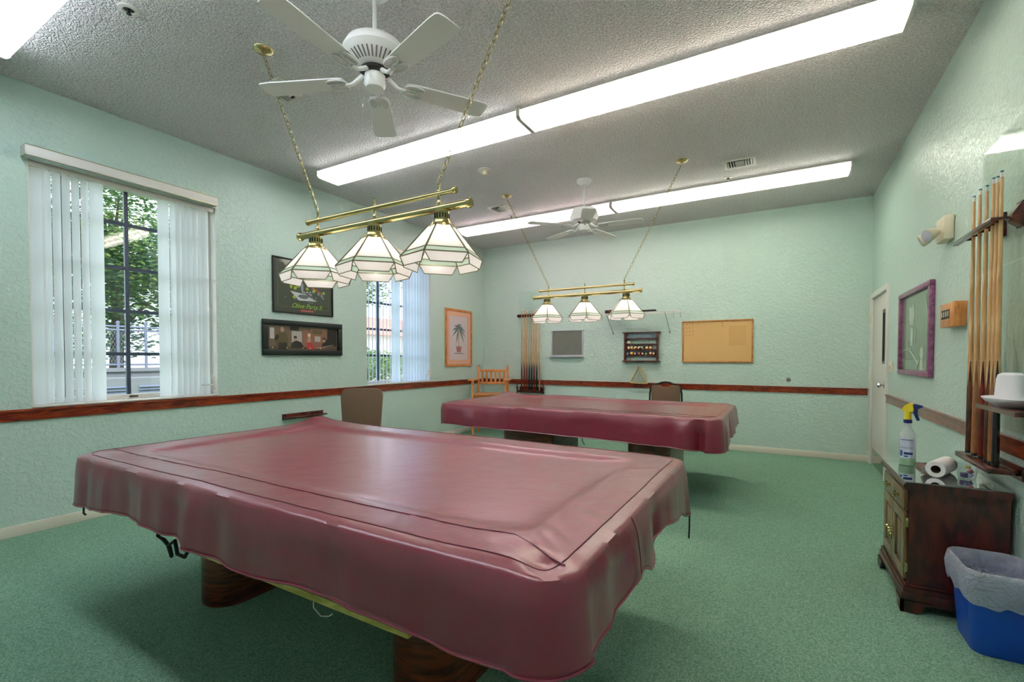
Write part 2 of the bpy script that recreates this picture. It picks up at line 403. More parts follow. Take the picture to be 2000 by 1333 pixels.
def vane_mesh(name, h, w=0.089, mt=None):
    bm = NB(); n = 6; pr = []
    for i in range(n+1):
        u = (i/n-0.5); pr.append((u*w, 0.011*(1-(2*u)**2)))
    g = [[bm.verts.new((y, x, z)) for x, y in pr] for z in (0, h)]
    for i in range(n): bm.faces.new((g[0][i], g[0][i+1], g[1][i+1], g[1][i]))
    me = bpy.data.meshes.new(name); bm.to_mesh(me); bm.free(); me.materials.append(mt)
    me.polygons.foreach_set('use_smooth', [True]*len(me.polygons))
    return me

def blinds(a, b, vanes, mt, label):
    org = (XL-0.035, (a+b)/2, 0.945)
    t = thing('vertical_blinds', org, label, 'blinds', 'vertical blinds on the window wall')
    bm = NB()
    y0, y1, xa = a-0.035, b-0.03, XL+0.10
    box(bm, (xa-0.006, y0, 2.765), (xa, y1, 2.84), bev=0.0015)
    box(bm, (XL+0.001, y0, 2.765), (xa-0.006, y0+0.004, 2.84)); box(bm, (XL+0.001, y1-0.004, 2.765), (xa-0.006, y1, 2.84))
    put('valance', bm, M['ivory'] if False else M['white'], t)
    bm = NB(); box(bm, (XL+0.0965, y0-0.001, 2.838), (XL+0.1015, y1+0.001, 2.8425)); box(bm, (XL+0.0965, y0-0.001, 2.762), (XL+0.1015, y1+0.001, 2.766))
    put('valance_edge', bm, M['dullbrass'], t)
    bm = NB(); box(bm, (XL-0.055, a+0.01, 2.725), (XL-0.015, b-0.01, 2.76)); put('headrail', bm, M['white'], t)
    me = vane_mesh('vane', 1.775, mt=mt)
    for y, ang in vanes:
        o = bpy.data.objects.new('vane', me); C.objects.link(o); o.parent = t
        o.location = Vector((XL-0.035, y, 0.95)) - Vector(org); o.rotation_euler = (0, 0, math.radians(ang))
    bm = NB(); tube(bm, [(XL+0.004, b-0.05, 2.74), (XL+0.006, b-0.045, 1.15)], 0.0025, 6); put('pull_cord', bm, M['white'], t)
    bm = NB(); box(bm, (XL-0.002, b-0.065, 0.99), (XL+0.028, b-0.035, 1.12), bev=0.006); box(bm, (XL+0.02, b-0.16, 1.035), (XL+0.028, b-0.05, 1.05), bev=0.003)
    put('cord_tensioner', bm, M['white'], t)
    return t
v1 = [(1.255, -12)] + [(1.318+i*0.056, 40) for i in range(5)] + [(1.615, -8)] + [(2.090, -6)] + [(2.165+i*0.047, 36) for i in range(6)] + [(2.44, 26)]
blinds(WIN[0][0], WIN[0][1], v1, M['vane'], 'white vertical blinds parted to show trees, beside the two dark framed pictures')
v2 = [(4.50+i*0.066, 45) for i in range(7)] + [(4.985, -20), (5.06, -5), (5.135, 45)] + [(5.20+i*0.062, 4) for i in range(8)] + [(5.70, -10)]
blinds(WIN[1][0], WIN[1][1], v2, M['vane2'], 'bluish backlit vertical blinds on the farther window, mostly behind hanging lamps')

# door
o = NB(); box(o, (XR+0.008, DY0+0.004, 0.01), (XR+0.048, DY1-0.004, DZ-0.004), bev=0.002)
door = struct(put('door_1', o, M['white']), 'white door with a narrow glass slot', 'door')
bm = NB(); c = 0.062
box(bm, (XR-0.02, DY0-c, 0), (XR+0.002, DY0, DZ+c), bev=0.004); box(bm, (XR-0.02, DY1, 0), (XR+0.002, DY1+c+0.02, DZ+c), bev=0.004); box(bm, (XR-0.02, DY0, DZ), (XR+0.002, DY1, DZ+c), bev=0.004)
put('door_casing', bm, M['white'], door)
bm = NB(); box(bm, (XR+0.002, DY0+0.15, 1.24), (XR+0.010, DY0+0.155+0.16, 1.84)); put('slot_frame', bm, M['grey'], door)
bm = NB(); box(bm, (XR-0.001, DY0+0.18, 1.27), (XR+0.004, DY0+0.275, 1.80)); put('slot_glass', bm, M['dark'], door)
bm = NB(); lathe(bm, [(0, -0.07), (0.02, -0.068), (0.028, -0.055), (0.026, -0.042), (0.012, -0.034), (0.011, -0.012), (0.032, -0.010), (0.034, 0.01)], (XR, 6.33, 1.01), 20, 'X')
put('door_knob', bm, M['chrome'], door)
for z in (1.80, 0.98, 0.22):
    bm = NB(); box(bm, (XR-0.03, DY1-0.012, z-0.055), (XR-0.018, DY1+0.025, z+0.055), bev=0.003); put('hinge', bm, M['ivory'], door)
bm = NB(); box(bm, (XR+0.003, DY0+0.03, 0.015), (XR+0.010, DY1-0.03, 0.205)); put('kick_plate', bm, M['kick'], door, smooth=0)

# ------------------------------------------------------------------ ceiling fixtures
def fluorescent(x0, x1, yc, label, tone='white'):
    zb = ZC-0.10
    t = thing('fluorescent_light', ((x0+x1)/2, yc, ZC), label, 'ceiling light', 'fluorescent ceiling lights')
    bm = NB(); prism(bm, [(yc-0.10, ZC), (yc-0.125, ZC-0.045), (yc+0.125, ZC-0.045), (yc+0.10, ZC)], 'X', x0+0.01, x1-0.01); put('housing', bm, M['fixture'], t)
    bm = NB(); W = 0.148
    prof = [(-W, ZC-0.035), (-W, zb+0.022), (-W+0.012, zb+0.008), (-W+0.035, zb+0.001), (0, zb), (W-0.035, zb+0.001), (W-0.012, zb+0.008), (W, zb+0.022), (W, ZC-0.035)]
    g = [[bm.verts.new((x, yc+u, v)) for u, v in prof] for x in (x0+0.015, x1-0.015)]
    for i in range(len(prof)-1): bm.faces.new((g[0][i], g[0][i+1], g[1][i+1], g[1][i]))
    put('diffuser', bm, M['lens'], t)
    for xe in (x0, x1-0.016):
        bm = NB(); prism(bm, [(yc-W-0.003, ZC-0.02), (yc-W-0.003, zb+0.018), (yc-W+0.02, zb-0.003), (yc+W-0.02, zb-0.003), (yc+W+0.003, zb+0.018), (yc+W+0.003, ZC-0.02)], 'X', xe, xe+0.016)
        put('end_cap', bm, M['white'], t)
    for dy in (-0.072, 0.072):
        bm = NB(); L = (x1-x0)/2
        for k in range(2): tube(bm, [(x0+k*L+0.04, yc+dy, ZC-0.066), (x0+(k+1)*L-0.04, yc+dy, ZC-0.066)], 0.014, 10)
        put('tube_lamp', bm, TUBES[tone], t)
    return t
def make_lens():
    m = bpy.data.materials.new('ribbed_diffuser'); m.use_nodes = True; nt = m.node_tree; nt.nodes.clear()
    o = nt.nodes.new('ShaderNodeOutputMaterial')
    tr = nt.nodes.new('ShaderNodeBsdfTransparent'); tl = nt.nodes.new('ShaderNodeBsdfTranslucent'); tl.inputs['Color'].default_value = (0.95, 0.95, 0.95, 1)
    e = nt.nodes.new('ShaderNodeEmission'); e.inputs['Color'].default_value = lin((255, 252, 246)); e.inputs['Strength'].default_value = 0.25
    a = nt.nodes.new('ShaderNodeMixShader'); a.inputs['Fac'].default_value = 0.34
    b = nt.nodes.new('ShaderNodeAddShader')
    g = nt.nodes.new('ShaderNodeBsdfGlossy'); g.inputs['Roughness'].default_value = 0.2; g.inputs['Color'].default_value = (0.06, 0.06, 0.06, 1)
    b2 = nt.nodes.new('ShaderNodeAddShader')
    nt.links.new(tl.outputs[0], a.inputs[1]); nt.links.new(tr.outputs[0], a.inputs[2])
    nt.links.new(a.outputs[0], b.inputs[0]); nt.links.new(e.outputs[0], b.inputs[1]); nt.links.new(b.outputs[0], b2.inputs[0]); nt.links.new(g.outputs[0], b2.inputs[1]); nt.links.new(b2.outputs[0], o.inputs['Surface'])
    return m
M['lens'] = make_lens()
fluorescent(-4.29, -1.841, 3.425, 'long fluorescent ceiling light over gap between tables, window end of the near row', 'white')
fluorescent(-1.839, 0.612, 3.425, 'largest fluorescent ceiling light, running to upper right of photo near door wall', 'warm')
fluorescent(-4.32, -1.90, 5.93, 'pinkish distant fluorescent ceiling light, window end of the row nearest the far wall', 'pink')
fluorescent(-1.89, 0.605, 5.93, 'distant fluorescent ceiling light above cork board, door end of far row', 'green')
fluorescent(-4.33, -1.89, 0.87, 'fluorescent ceiling light cropped in the top left corner of the photo', 'cool')
fluorescent(-1.88, 0.55, 0.87, 'fluorescent ceiling light overhead just outside the top of the photo', 'white')

def vent(cx, cy, sx, sy, label):
    t = thing('ceiling_vent', (cx, cy, ZC), label, 'vent', 'ceiling air vents')
    bm = NB(); z0, z1 = ZC-0.012, ZC
    w = 0.03
    box(bm, (cx-sx, cy-sy, z0), (cx+sx, cy-sy+w, z1)); box(bm, (cx-sx, cy+sy-w, z0), (cx+sx, cy+sy, z1)); box(bm, (cx-sx, cy-sy+w, z0), (cx-sx+w, cy+sy-w, z1)); box(bm, (cx+sx-w, cy-sy+w, z0), (cx+sx, cy+sy-w, z1))
    put('frame', bm, M['white'], t, smooth=0)
    bm = NB(); box(bm, (cx-sx+w, cy-sy+w, ZC-0.003), (cx+sx-w, cy+sy-w, ZC-0.0005)); put('backing', bm, M['dark'], t, smooth=0)
    R = Matrix.Rotation
    for s in (-1, 1):
        for k in range(3):
            bm = NB(); obox(bm, (cx+s*(sx-w-0.012-k*0.024), cy, ZC-0.014), (0.003, 2*(sy-w), 0.020), R(math.radians(s*35), 3, 'Y'), 0); put('slat', bm, M['white'], t, smooth=0)
    for k in range(3):
        bm = NB(); obox(bm, (cx, cy-0.05+k*0.05, ZC-0.014), (2*(sx-w)-0.15, 0.003, 0.020), R(math.radians(40), 3, 'X'), 0); put('slat', bm, M['white'], t, smooth=0)
vent(-3.26, 2.215, 0.125, 0.125, 'square ceiling vent partly hidden behind the near fan blade')
vent(-3.285, 5.39, 0.13, 0.13, 'square ceiling vent beside a distant fluorescent light, towards the windows')
vent(-0.387, 5.355, 0.148, 0.12, 'rectangular ceiling vent towards the door wall, beside brass ceiling canopy')

def sprinkler(x, y, label, dark=False, r=0.04):
    t = thing('sprinkler_head', (x, y, ZC), label, 'sprinkler', 'ceiling sprinkler heads')
    bm = NB(); lathe(bm, [(0.0, -0.002), (r*0.55, -0.002), (r*0.6, -0.010), (r, -0.007), (r*1.05, -0.0)], (x, y, ZC), 24); put('escutcheon', bm, M['white'], t)
    bm = NB(); lathe(bm, [(0, -0.030), (0.012, -0.030), (0.013, -0.026), (0.006, -0.024), (0.006, -0.003), (r*0.5, -0.003)], (x, y, ZC), 16); put('deflector', bm, M['black'] if dark else M['grey'], t)
sprinkler(-3.284, 1.261, 'dark recessed sprinkler head at upper left, between two lights', True, 0.052)
sprinkler(-3.325, 5.744, 'small sprinkler head by the pinkish far light and square vent', True)
sprinkler(-0.532, 5.735, 'small sprinkler head just below the rectangular ceiling vent in photo', True)
t = thing('ceiling_sensor', (-2.772, 4.218, ZC), 'round white ceiling sensor with a stubby nozzle between the two fans', 'sensor')
bm = NB(); lathe(bm, [(0, -0.012), (0.05, -0.012), (0.078, -0.006), (0.08, 0)], (-2.772, 4.218, ZC), 32); put('plate', bm, M['white'], t)
bm = NB(); lathe(bm, [(0, -0.05), (0.022, -0.05), (0.026, -0.04), (0.026, -0.012)], (-2.772, 4.218, ZC), 20); put('nozzle', bm, M['ivory'], t)

# ------------------------------------------------------------------ pool table lamps
def pool_lamp(xc, yc, a0, label, scale_z=0.0, bars=(-2.60, -1.302, -2.524, -1.390), shades=(-2.445, -1.95, -1.480), cans=(-2.95, -0.893), zz=2.052):
    t = thing('pool_table_lamp', (xc, yc, 1.74), label, 'hanging lamp', 'three-shade brass lamps over the pool tables')
    dz = zz-2.052
    def bar(name, x0, x1, z, r):
        bm = NB(); lathe(bm, [(0, 0), (r*1.15, 0.0), (r*1.3, 0.006), (r*1.3, 0.016), (r, 0.022), (r, x1-x0-0.022), (r*1.3, x1-x0-0.016), (r*1.3, x1-x0-0.006), (r*1.15, x1-x0), (0, x1-x0)], (x0, yc, z), 24, 'X')
        put(name, bm, M['brass'], t)
    bar('lower_bar', bars[0], bars[1], 2.052+dz, 0.0195); bar('upper_bar', bars[2], bars[3], 2.128+dz, 0.0135)
    for i, xs in enumerate(shades):
        bm = NB(); lathe(bm, [(0, 0), (0.007, 0), (0.007, 0.012), (0.011, 0.018), (0.007, 0.026), (0.007, 0.05), (0.011, 0.056), (0.006, 0.062), (0.006, 0.105), (0.01, 0.112), (0, 0.12)], (xs+0.02*(1-i), yc, 2.062+dz), 14); put('stem', bm, M['brass'], t)
        cap = NB(); zc = 1.965+dz
        lathe(cap, [(0.0, 0.075), (0.028, 0.075), (0.037, 0.066), (0.036, 0.024), (0.046, 0.02), (0.05, 0.008), (0.064, 0.0), (0.066, -0.012), (0.058, -0.016)], (xs, yc, zc), 32)
        capo = put('lamp_cap', cap, M['dullbrass'], t)
        bm = NB()
        for k in range(16):
            a = 2*PI*k/16; p = Vector((xs+0.0375*math.cos(a), yc+0.0375*math.sin(a), zc+0.045))
            obox(bm, p, (0.002, 0.006, 0.024), Matrix.Rotation(a, 3, 'Z'), 0)
        put('cap_slots', bm, M['dark'], capo, smooth=0)
        # shade panels: rows (radius, z); hexagon
        rows = [(0.070, 1.955), (0.176, 1.838), (0.198, 1.815), (0.213, 1.796), (0.205, 1.752)]
        rows = [(0.068, 1.958), (0.180, 1.826), (0.206, 1.800), (0.200, 1.752)]
        sh = NB(); ca = NB()
        for k in range(6):
            b0, b1 = a0+k*PI/3, a0+(k+1)*PI/3
            def P(r, z, f):
                p0 = Vector((xs+r*math.cos(b0), yc+r*math.sin(b0), z+dz)); p1 = Vector((xs+r*math.cos(b1), yc+r*math.sin(b1), z+dz)); return p0.lerp(p1, f)
            for j, mi in ((0, 0), (1, 1)):
                q = [P(*rows[j], 0), P(*rows[j], 1), P(*rows[j+1], 1), P(*rows[j+1], 0)]
                f = sh.faces.new([sh.verts.new(v) for v in q]); f.material_index = mi
            cl = 0.13
            q = [P(*rows[2], 0), P(*rows[2], 1), P(*rows[3], 1-cl), P(*rows[3], cl)]
            f = sh.faces.new([sh.verts.new(v) for v in q]); f.material_index = 2
            r_ = 0.0030
            tube(ca, [P(*rows[0], 0), P(*rows[2], 0)], 0.0040, 6)
            for j in (1, 2): tube(ca, [P(*rows[j], 0), P(*rows[j], 1)], r_, 6)
            tube(ca, [P(*rows[2], 0), P(*rows[3], cl), P(*rows[3], 1-cl), P(*rows[2], 1)], 0.0024, 6)
            tube(ca, [P(*rows[0], 0), P(*rows[0], 1)], r_, 6)
        so = put('lamp_shade', sh, [M['glasswhite'], M['glassgreen'], M['glasspink']], t, smooth=0, fix=False)
        put('shade_leading', ca, M['came'], so)
        bm = NB(); ball(bm, (xs, yc, 1.875+dz), 0.030, sub=3); lathe(bm, [(0.016, 0.02), (0.016, 0.075)], (xs, yc, 1.875+dz), 16); put('bulb', bm, M['bulb'], t)
    for s, xc_ in ((0, cans[0]), (2, cans[1])):
        bm = NB(); lathe(bm, [(0, -0.03), (0.012, -0.03), (0.02, -0.022), (0.045, -0.016), (0.058, -0.006), (0.06, 0)], (xc_, yc, ZC), 28); put('ceiling_canopy', bm, M['brass'], t)
        top = Vector((xc_, yc, ZC-0.03)); bot = Vector((shades[s]+0.02*(1-s), yc, 2.185+dz))
        d = bot-top; L = d.length; n = int(L/0.030); d.normalize()
        bm = NB(); side = Vector((0, 1, 0)); nrm = d.cross(side).normalized()
        for i in range(n):
            c = top + d*(L*(i+0.5)/n); w = side if i % 2 else nrm
            pts = []
            for k in range(10):
                a = 2*PI*k/10; pts.append(c + d*0.0195*math.cos(a) + w*0.0105*math.sin(a))
            tube(bm, pts, 0.0021, 5, True)
        put('chain', bm, M['dullbrass'], t)
    return t
pool_lamp(-1.95, 1.86, PI/4, 'nearer brass pool table lamp with three leaded white glass shades')
pool_lamp(-1.94, 5.01, -0.05, 'farther brass pool table lamp, before the chalkboard and ball rack', bars=(-2.593, -1.29, -2.51, -1.372), shades=(-2.412, -1.938, -1.462), cans=(-2.969, -0.893), zz=2.026)

# ------------------------------------------------------------------ ceiling fans
def fan(cx, cy, zb, ang0, label, faceted=False):
    t = thing('ceiling_fan', (cx, cy, zb), label, 'ceiling fan', 'white five-blade ceiling fans')
    F = M['fanwhite']
    bm = NB(); lathe(bm, [(0.012, -0.06), (0.035, -0.06), (0.05, -0.04), (0.075, -0.03), (0.085, -0.01), (0.085, 0)], (cx, cy, ZC), 28); put('canopy', bm, F, t)
    bm = NB(); tube(bm, [(cx, cy, ZC-0.05), (cx, cy, zb+0.19)], 0.012, 14); put('downrod', bm, F, t)
    bm = NB()
    if faceted: lathe(bm, [(0.0, 0.205), (0.13, 0.20), (0.135, 0.195), (0.165, 0.11), (0.15, 0.065), (0.06, 0.045)], (cx, cy, zb), 8, a0=0.2)
    else: lathe(bm, [(0.0, 0.225), (0.03, 0.225), (0.10, 0.21), (0.150, 0.185), (0.168, 0.15), (0.170, 0.135), (0.155, 0.115), (0.085, 0.065), (0.055, 0.055)], (cx, cy, zb), 40)
    h = put('motor_housing', bm, F, t, smooth=25 if faceted else 40)
    if not faceted:
        bm = NB()
        for k in range(36):
            a = 2*PI*k/36; R = Matrix.Rotation(a, 3, 'Z') @ Matrix.Rotation(math.atan2(-0.05, 0.07), 3, 'Y')
            obox(bm, (cx+0.122*math.cos(a), cy+0.122*math.sin(a), zb+0.0905), (0.055, 0.007, 0.004), R)
        put('vent_slots', bm, M['grey'], h, smooth=0)
    bm = NB(); lathe(bm, [(0.045, 0.062), (0.075, 0.058), (0.078, 0.04), (0.06, 0.03), (0.05, 0.03)], (cx, cy, zb), 30); put('flywheel', bm, M['black'], t)
    bm = NB(); lathe(bm, [(0.045, 0.04), (0.055, 0.03), (0.056, -0.02), (0.048, -0.042), (0.025, -0.055), (0, -0.058)], (cx, cy, zb), 28); put('switch_housing', bm, F, t)
    bm = NB(); tube(bm, [(cx-0.045, cy-0.04, zb-0.01), (cx-0.047, cy-0.045, zb-0.13)], 0.0014, 5); lathe(bm, [(0, 0), (0.004, 0.002), (0.006, 0.02), (0.003, 0.026), (0, 0.026)], (cx-0.047, cy-0.045, zb-0.155), 10); put('pull_chain', bm, M['white'], t)
    for k in range(5):
        a = math.radians(ang0+72*k); Rz = Matrix.Rotation(a, 4, 'Z'); Rx = Matrix.Rotation(math.radians(-4), 4, 'X'); X = Matrix.Translation((cx, cy, zb)) @ Rz @ Rx
        bm = NB(); out = []
        prof = [(0.165, 0.050), (0.20, 0.058), (0.45, 0.068), (0.59, 0.073), (0.637, 0.070), (0.650, 0.060), (0.656, 0.035)]
        poly = [(r, w) for r, w in prof] + [(r, -w) for r, w in reversed(prof)]
        prism(bm, poly, 'Z', 0.0, 0.006); bm.transform(X); bl = put('blade', bm, F, t)
        bm = NB()
        tube(bm, [(0.055, 0, 0.045), (0.09, 0, 0.02), (0.13, 0, -0.006), (0.17, 0, -0.008)], 0.011, 8, rs=[0.012, 0.012, 0.010, 0.008])
        for s in (-1, 1):
            pts = []
            for q in range(16):
                u = 2*PI*q/16; pts.append((0.215-0.052*math.cos(u), s*(0.026+0.024*math.sin(u)+0.006), -0.006))
            tube(bm, pts, 0.0052, 6, True)
        tube(bm, [(0.21+0.018*math.cos(2*PI*q/12), 0.018*math.sin(2*PI*q/12), -0.006) for q in range(12)], 0.0045, 6, True)
        for pos in ((0.235, 0.03), (0.235, -0.03), (0.25, 0)): ball(bm, (pos[0], pos[1], -0.004), 0.006, sub=1)
        bm.transform(X); put('blade_iron', bm, F, bl)
    return t
fan(-1.94, 1.86, 2.815, -86, 'nearer white ceiling fan with ornate looped blade brackets')
fan(-1.95, 5.01, 2.79, 8, 'farther white ceiling fan with faceted motor housing before the far lights', True)

# ------------------------------------------------------------------ pool tables and covers
def perimeter(x0, x1, y0, y1, r, nl=96, ns=54, nc=12):
    """ccw from near-left; yields (x,y,nx,ny,side,frac)"""
    P = []
    def side(ax, ay, bx, by, nx, ny, n, sid):
        for i in range(n): f = i/n; P.append((ax+(bx-ax)*f, ay+(by-ay)*f, nx, ny, sid, f))
    def corner(cx, cy, a, sid):
        for i in range(nc): u = a+PI/2*i/nc; P.append((cx+r*math.cos(u), cy+r*math.sin(u), math.cos(u), math.sin(u), sid, i/nc))
    side(x0+r, y0, x1-r, y0, 0, -1, nl, 'f'); corner(x1-r, y0+r, -PI/2, 'cfr')
    side(x1, y0+r, x1, y1-r, 1, 0, ns, 'r'); corner(x1-r, y1-r, 0, 'cbr')
    side(x1-r, y1, x0+r, y1, 0, 1, nl, 'b'); corner(x0+r, y1-r, PI/2, 'cbl')
    side(x0, y1-r, x0, y0+r, -1, 0, ns, 'l'); corner(x0+r, y0+r, PI, 'cfl')
    return P

def lerp_tab(tab, u):
    if u <= tab[0][0]: return tab[0][1]
    for (a, va), (b, vb) in zip(tab, tab[1:]):
        if u <= b:
            f = (u-a)/(b-a); f = f*f*(3-2*f); return va+(vb-va)*f
    return tab[-1][1]

def cover(label, x0, x1, y0, y1, zt, hem_f, hem_r, seed, vseams, dents, peaks, amp=0.012):
    t = thing('table_cover', ((x0+x1)/2, (y0+y1)/2, zt), label, 'table cover', 'maroon vinyl pool table covers')
    r = 0.10; P = perimeter(x0, x1, y0, y1, r); N = len(P)
    s = [0.0]
    for i in range(1, N): s.append(s[-1]+math.hypot(P[i][0]-P[i-1][0], P[i][1]-P[i-1][1]))
    tot = s[-1]+math.hypot(P[0][0]-P[-1][0], P[0][1]-P[-1][1])
    def wav(i, k):
        a = 2*PI*s[i]/tot; return noise.noise(Vector((math.cos(a)*k, math.sin(a)*k, seed)))
    def bump(x, y):
        z = 0.0
        for px, py, h, w in peaks: z += h*math.exp(-((x-px)**2+(y-py)**2)/(w*w))
        z += 0.005*noise.noise(Vector((x*2.2, y*2.2, seed+5))) + 0.0016*noise.noise(Vector((x*11, y*8, seed)))
        return z
    bm = NB(); rings = []
    hy = (y1-y0)/2
    for ins in (hy-0.12, 0.55, 0.45, 0.36, 0.30, 0.26, 0.235, 0.215, 0.195, 0.17, 0.14, 0.11, 0.08, 0.055, 0.035, 0.018, 0.006):
        sag = 0.0 if ins < 0.18 else -0.020*min(1, (ins-0.18)/0.09)**2*(3-2*min(1, (ins-0.18)/0.09))
        edge = -0.010*max(0, (0.05-ins)/0.05)**2
        fx = ((x1-x0)/2-ins)/((x1-x0)/2); fy = (hy-ins)/hy; cx, cy = (x0+x1)/2, (y0+y1)/2
        ring = []
        for i, (x, y, nx, ny, sd, f) in enumerate(P):
            # inset along both axes
            X = cx+(x-cx)*fx; Y = cy+(y-cy)*fy
            gather = (0.0035*wav(i, 34) + (0.009*wav(i, 60) if (sd == 'f' and x < x0+0.9) else 0.0)*max(0.0, 1-(x-x0)/0.9))*math.exp(-((ins-0.10)/0.06)**2)
            ring.append(bm.verts.new((X, Y, zt+sag+edge+bump(X, Y)*(1 if ins > 0.02 else 0.6)+gather)))
        rings.append(ring)
    def hem(i):
        x, y, nx, ny, sd, f = P[i]
        if sd == 'f': return lerp_tab(hem_f, x)
        if sd == 'r': return lerp_tab(hem_r, y)
        if sd == 'cfr': return lerp_tab([(0, hem_f[-1][1]), (1, hem_r[0][1])], f)
        if sd == 'cbr': return lerp_tab([(0, hem_r[-1][1]), (1, 0.54)], f)
        if sd == 'cfl': return lerp_tab([(0, 0.55), (1, hem_f[0][1])], f)
        return 0.55+0.01*wav(i, 8)
    NS = 16
    for j in range(0, NS+1):
        f = j/NS; ring = []
        for i, (x, y, nx, ny, sd, ff) in enumerate(P):
            zz = zt-0.012+bump(x, y)*0.5; h = hem(i)
            z = zz+(h-zz)*f
            out = 0.012+0.014*math.sin(min(1, f*3)*PI/2)+0.014*f
            w = amp*(wav(i, 5)*1.9+wav(i, 11)*0.9)*min(1, f*1.6)
            for (sdd, c, wid, dep) in dents:
                v = x if sdd in ('f', 'b') else y
                if sd == sdd: out += dep*math.exp(-((v-c)/wid)**2)*min(1, f*2.2)
            if sd == 'cfr': out += 0.0
            if 'c' in sd and len(sd) == 3: w *= 0.5; out += 0.0 if sd == 'cfl' else 0.010*f
            if sd == 'cfl': out -= 0.022*f
            if sd == 'l': out -= 0.02*f
            ring.append(bm.verts.new((x+nx*(out+w), y+ny*(out+w), z)))
        rings.append(ring)
    bm.faces.new(rings[0])
    for a, b in zip(rings, rings[1:]):
        for k in range(N):
            bm.faces.new((a[k], b[k], b[(k+1) % N], a[(k+1) % N]))
    hemline = [v.co.copy() for v in rings[-1]]; skirt = [[v.co.copy() for v in rg] for rg in rings[17:]]
    seamtop = [v.co.copy() for v in rings[14]]
    o = put('cover_sheet', bm, M['vinyl'], t, smooth=60)
    md = o.modifiers.new('thickness', 'SOLIDIFY'); md.thickness = 0.003; md.offset = -1
    bm = NB(); tube(bm, hemline, 0.0042, 6, True); put('hem', bm, M['vinyl'], t)
    bm = NB(); tube(bm, [p+Vector((0, 0, 0.0002)) for p in seamtop], 0.0022, 6, True); put('seam', bm, M['vinylseam'], t)
    # straight inner seam along the near side
    yy = y0+0.155; bm = NB(); pts = []
    n = 60
    for i in range(n+1):
        f = i/n; X = x0+0.03+(x1-x0-0.06)*f
        Y = yy-0.07*max(0, (f-0.93)/0.07) + 0.004*math.sin(X*5)
        pts.append((X, Y, zt+bump(X, Y)+0.0008))
    tube(bm, pts, 0.0018, 6); put('seam', bm, M['vinylseam'], t)
    for sd_, v in vseams:
        idx = min((i for i in range(N) if P[i][4] == sd_), key=lambda i: abs((P[i][0] if sd_ == 'f' else P[i][1])-v))
        bm = NB(); tube(bm, [rg[idx] for rg in skirt], 0.0028, 6); put('seam', bm, M['vinylseam'], t)
    return t, hemline, P

def framebox_z(bm, x0, x1, y0, y1, z0, z1, w):
    box(bm, (x0, y0, z0), (x1, y0+w, z1)); box(bm, (x0, y1-w, z0), (x1, y1, z1)); box(bm, (x0, y0+w, z0), (x0+w, y1-w, z1)); box(bm, (x1-w, y0+w, z0), (x1, y1-w, z1))

def pool_table(label, x0, x1, y0, y1, legs, legy, yellow):
    zl = 0.56 if yellow else 0.60
    t = thing('pool_table', ((x0+x1)/2, (y0+y1)/2, 0), label, 'pool table', 'covered pool tables')
    bm = NB(); box(bm, (x0+0.05, y0+0.05, 0.70), (x1-0.05, y1-0.05, 0.770), bev=0.01); put('rail_frame', bm, M['tablewood'], t)
    bm = NB(); box(bm, (x0+0.12, y0+0.12, zl), (x1-0.12, y1-0.12, 0.70), bev=0.006); put('cabinet', bm, M['tablewood'], t)
    za, zb_ = (0.446, 0.470) if yellow else (0.585, 0.61)
    bm = NB()
    if yellow: box(bm, (-2.33, y0+0.095, za), (-0.97, y0+0.118, zb_)); put('apron_strip', bm, M['yellow'], t, smooth=0)
    else: framebox_z(bm, x0+0.10, x1-0.10, y0+0.095, y1-0.10, za, zb_, 0.03); put('apron_strip', bm, M['tablewood'], t, smooth=0)
    bm = NB(); framebox_z(bm, x0+0.13 if not yellow else -2.33, x1-0.115, y0+0.110, y1-0.115, zb_+0.0005, zl+0.06, 0.02); put('apron', bm, M['tablewood'], t, smooth=0)
    for (a, b) in legs:
        bm = NB(); w = (b-a)/2; cx = (a+b)/2; poly = []
        for k in range(17): u = PI+PI*k/16; poly.append((cx+w*math.cos(u), legy[0]+0.13+0.13*math.sin(u)))
        for k in range(17): u = PI*k/16; poly.append((cx+w*math.cos(u), legy[1]-0.13+0.13*math.sin(u)))
        prism(bm, poly, 'Z', 0.0, zl); put('leg', bm, M['tablewood'], t, smooth=30)
    return t
T1 = (-3.195, -0.420, 0.955, 2.475); T2 = (-3.345, -0.43, 4.15, 5.62)
ta = pool_table('nearer pool table under a maroon cover, on two wide rounded wooden pedestals', *T1, legs=[(-2.74, -2.46), (-1.345, -1.045)], legy=(1.285, 2.15), yellow=True)
tb = pool_table('farther pool table under a maroon cover, near the far wall', *T2, legs=[(-2.73, -2.10), (-1.30, -0.89)], legy=(4.43, 5.35), yellow=False)
cva, hemA, PA = cover('maroon vinyl cover draped over the nearer pool table', *T1, 0.802,
      [(-3.1, 0.560), (-2.53, 0.592), (-2.115, 0.583), (-1.80, 0.560), (-1.585, 0.556), (-1.30, 0.582), (-0.95, 0.576), (-0.70, 0.568), (-0.52, 0.576)],
      [(1.06, 0.585), (1.15, 0.592), (1.31, 0.594), (1.42, 0.612), (1.475, 0.616), (1.52, 0.612), (1.61, 0.582), (1.85, 0.638), (2.15, 0.60), (2.37, 0.54)], 3.1,
      [('r', 1.48)], [('f', -2.95, 0.022, -0.007), ('f', -2.86, 0.02, 0.008), ('f', -2.72, 0.02, 0.007), ('f', -2.52, 0.045, -0.012), ('f', -2.36, 0.035, 0.010), ('f', -2.10, 0.06, -0.022), ('f', -1.96, 0.030, 0.020), ('f', -1.80, 0.07, -0.012), ('f', -1.2, 0.12, -0.010), ('r', 1.75, 0.06, -0.02), ('r', 1.3, 0.08, -0.012)],
      [(-3.18, 2.40, 0.035, 0.12), (-3.05, 2.5, 0.012, 0.3), (-0.49, 1.01, -0.02, 0.05), (-0.62, 1.10, 0.012, 0.12)])
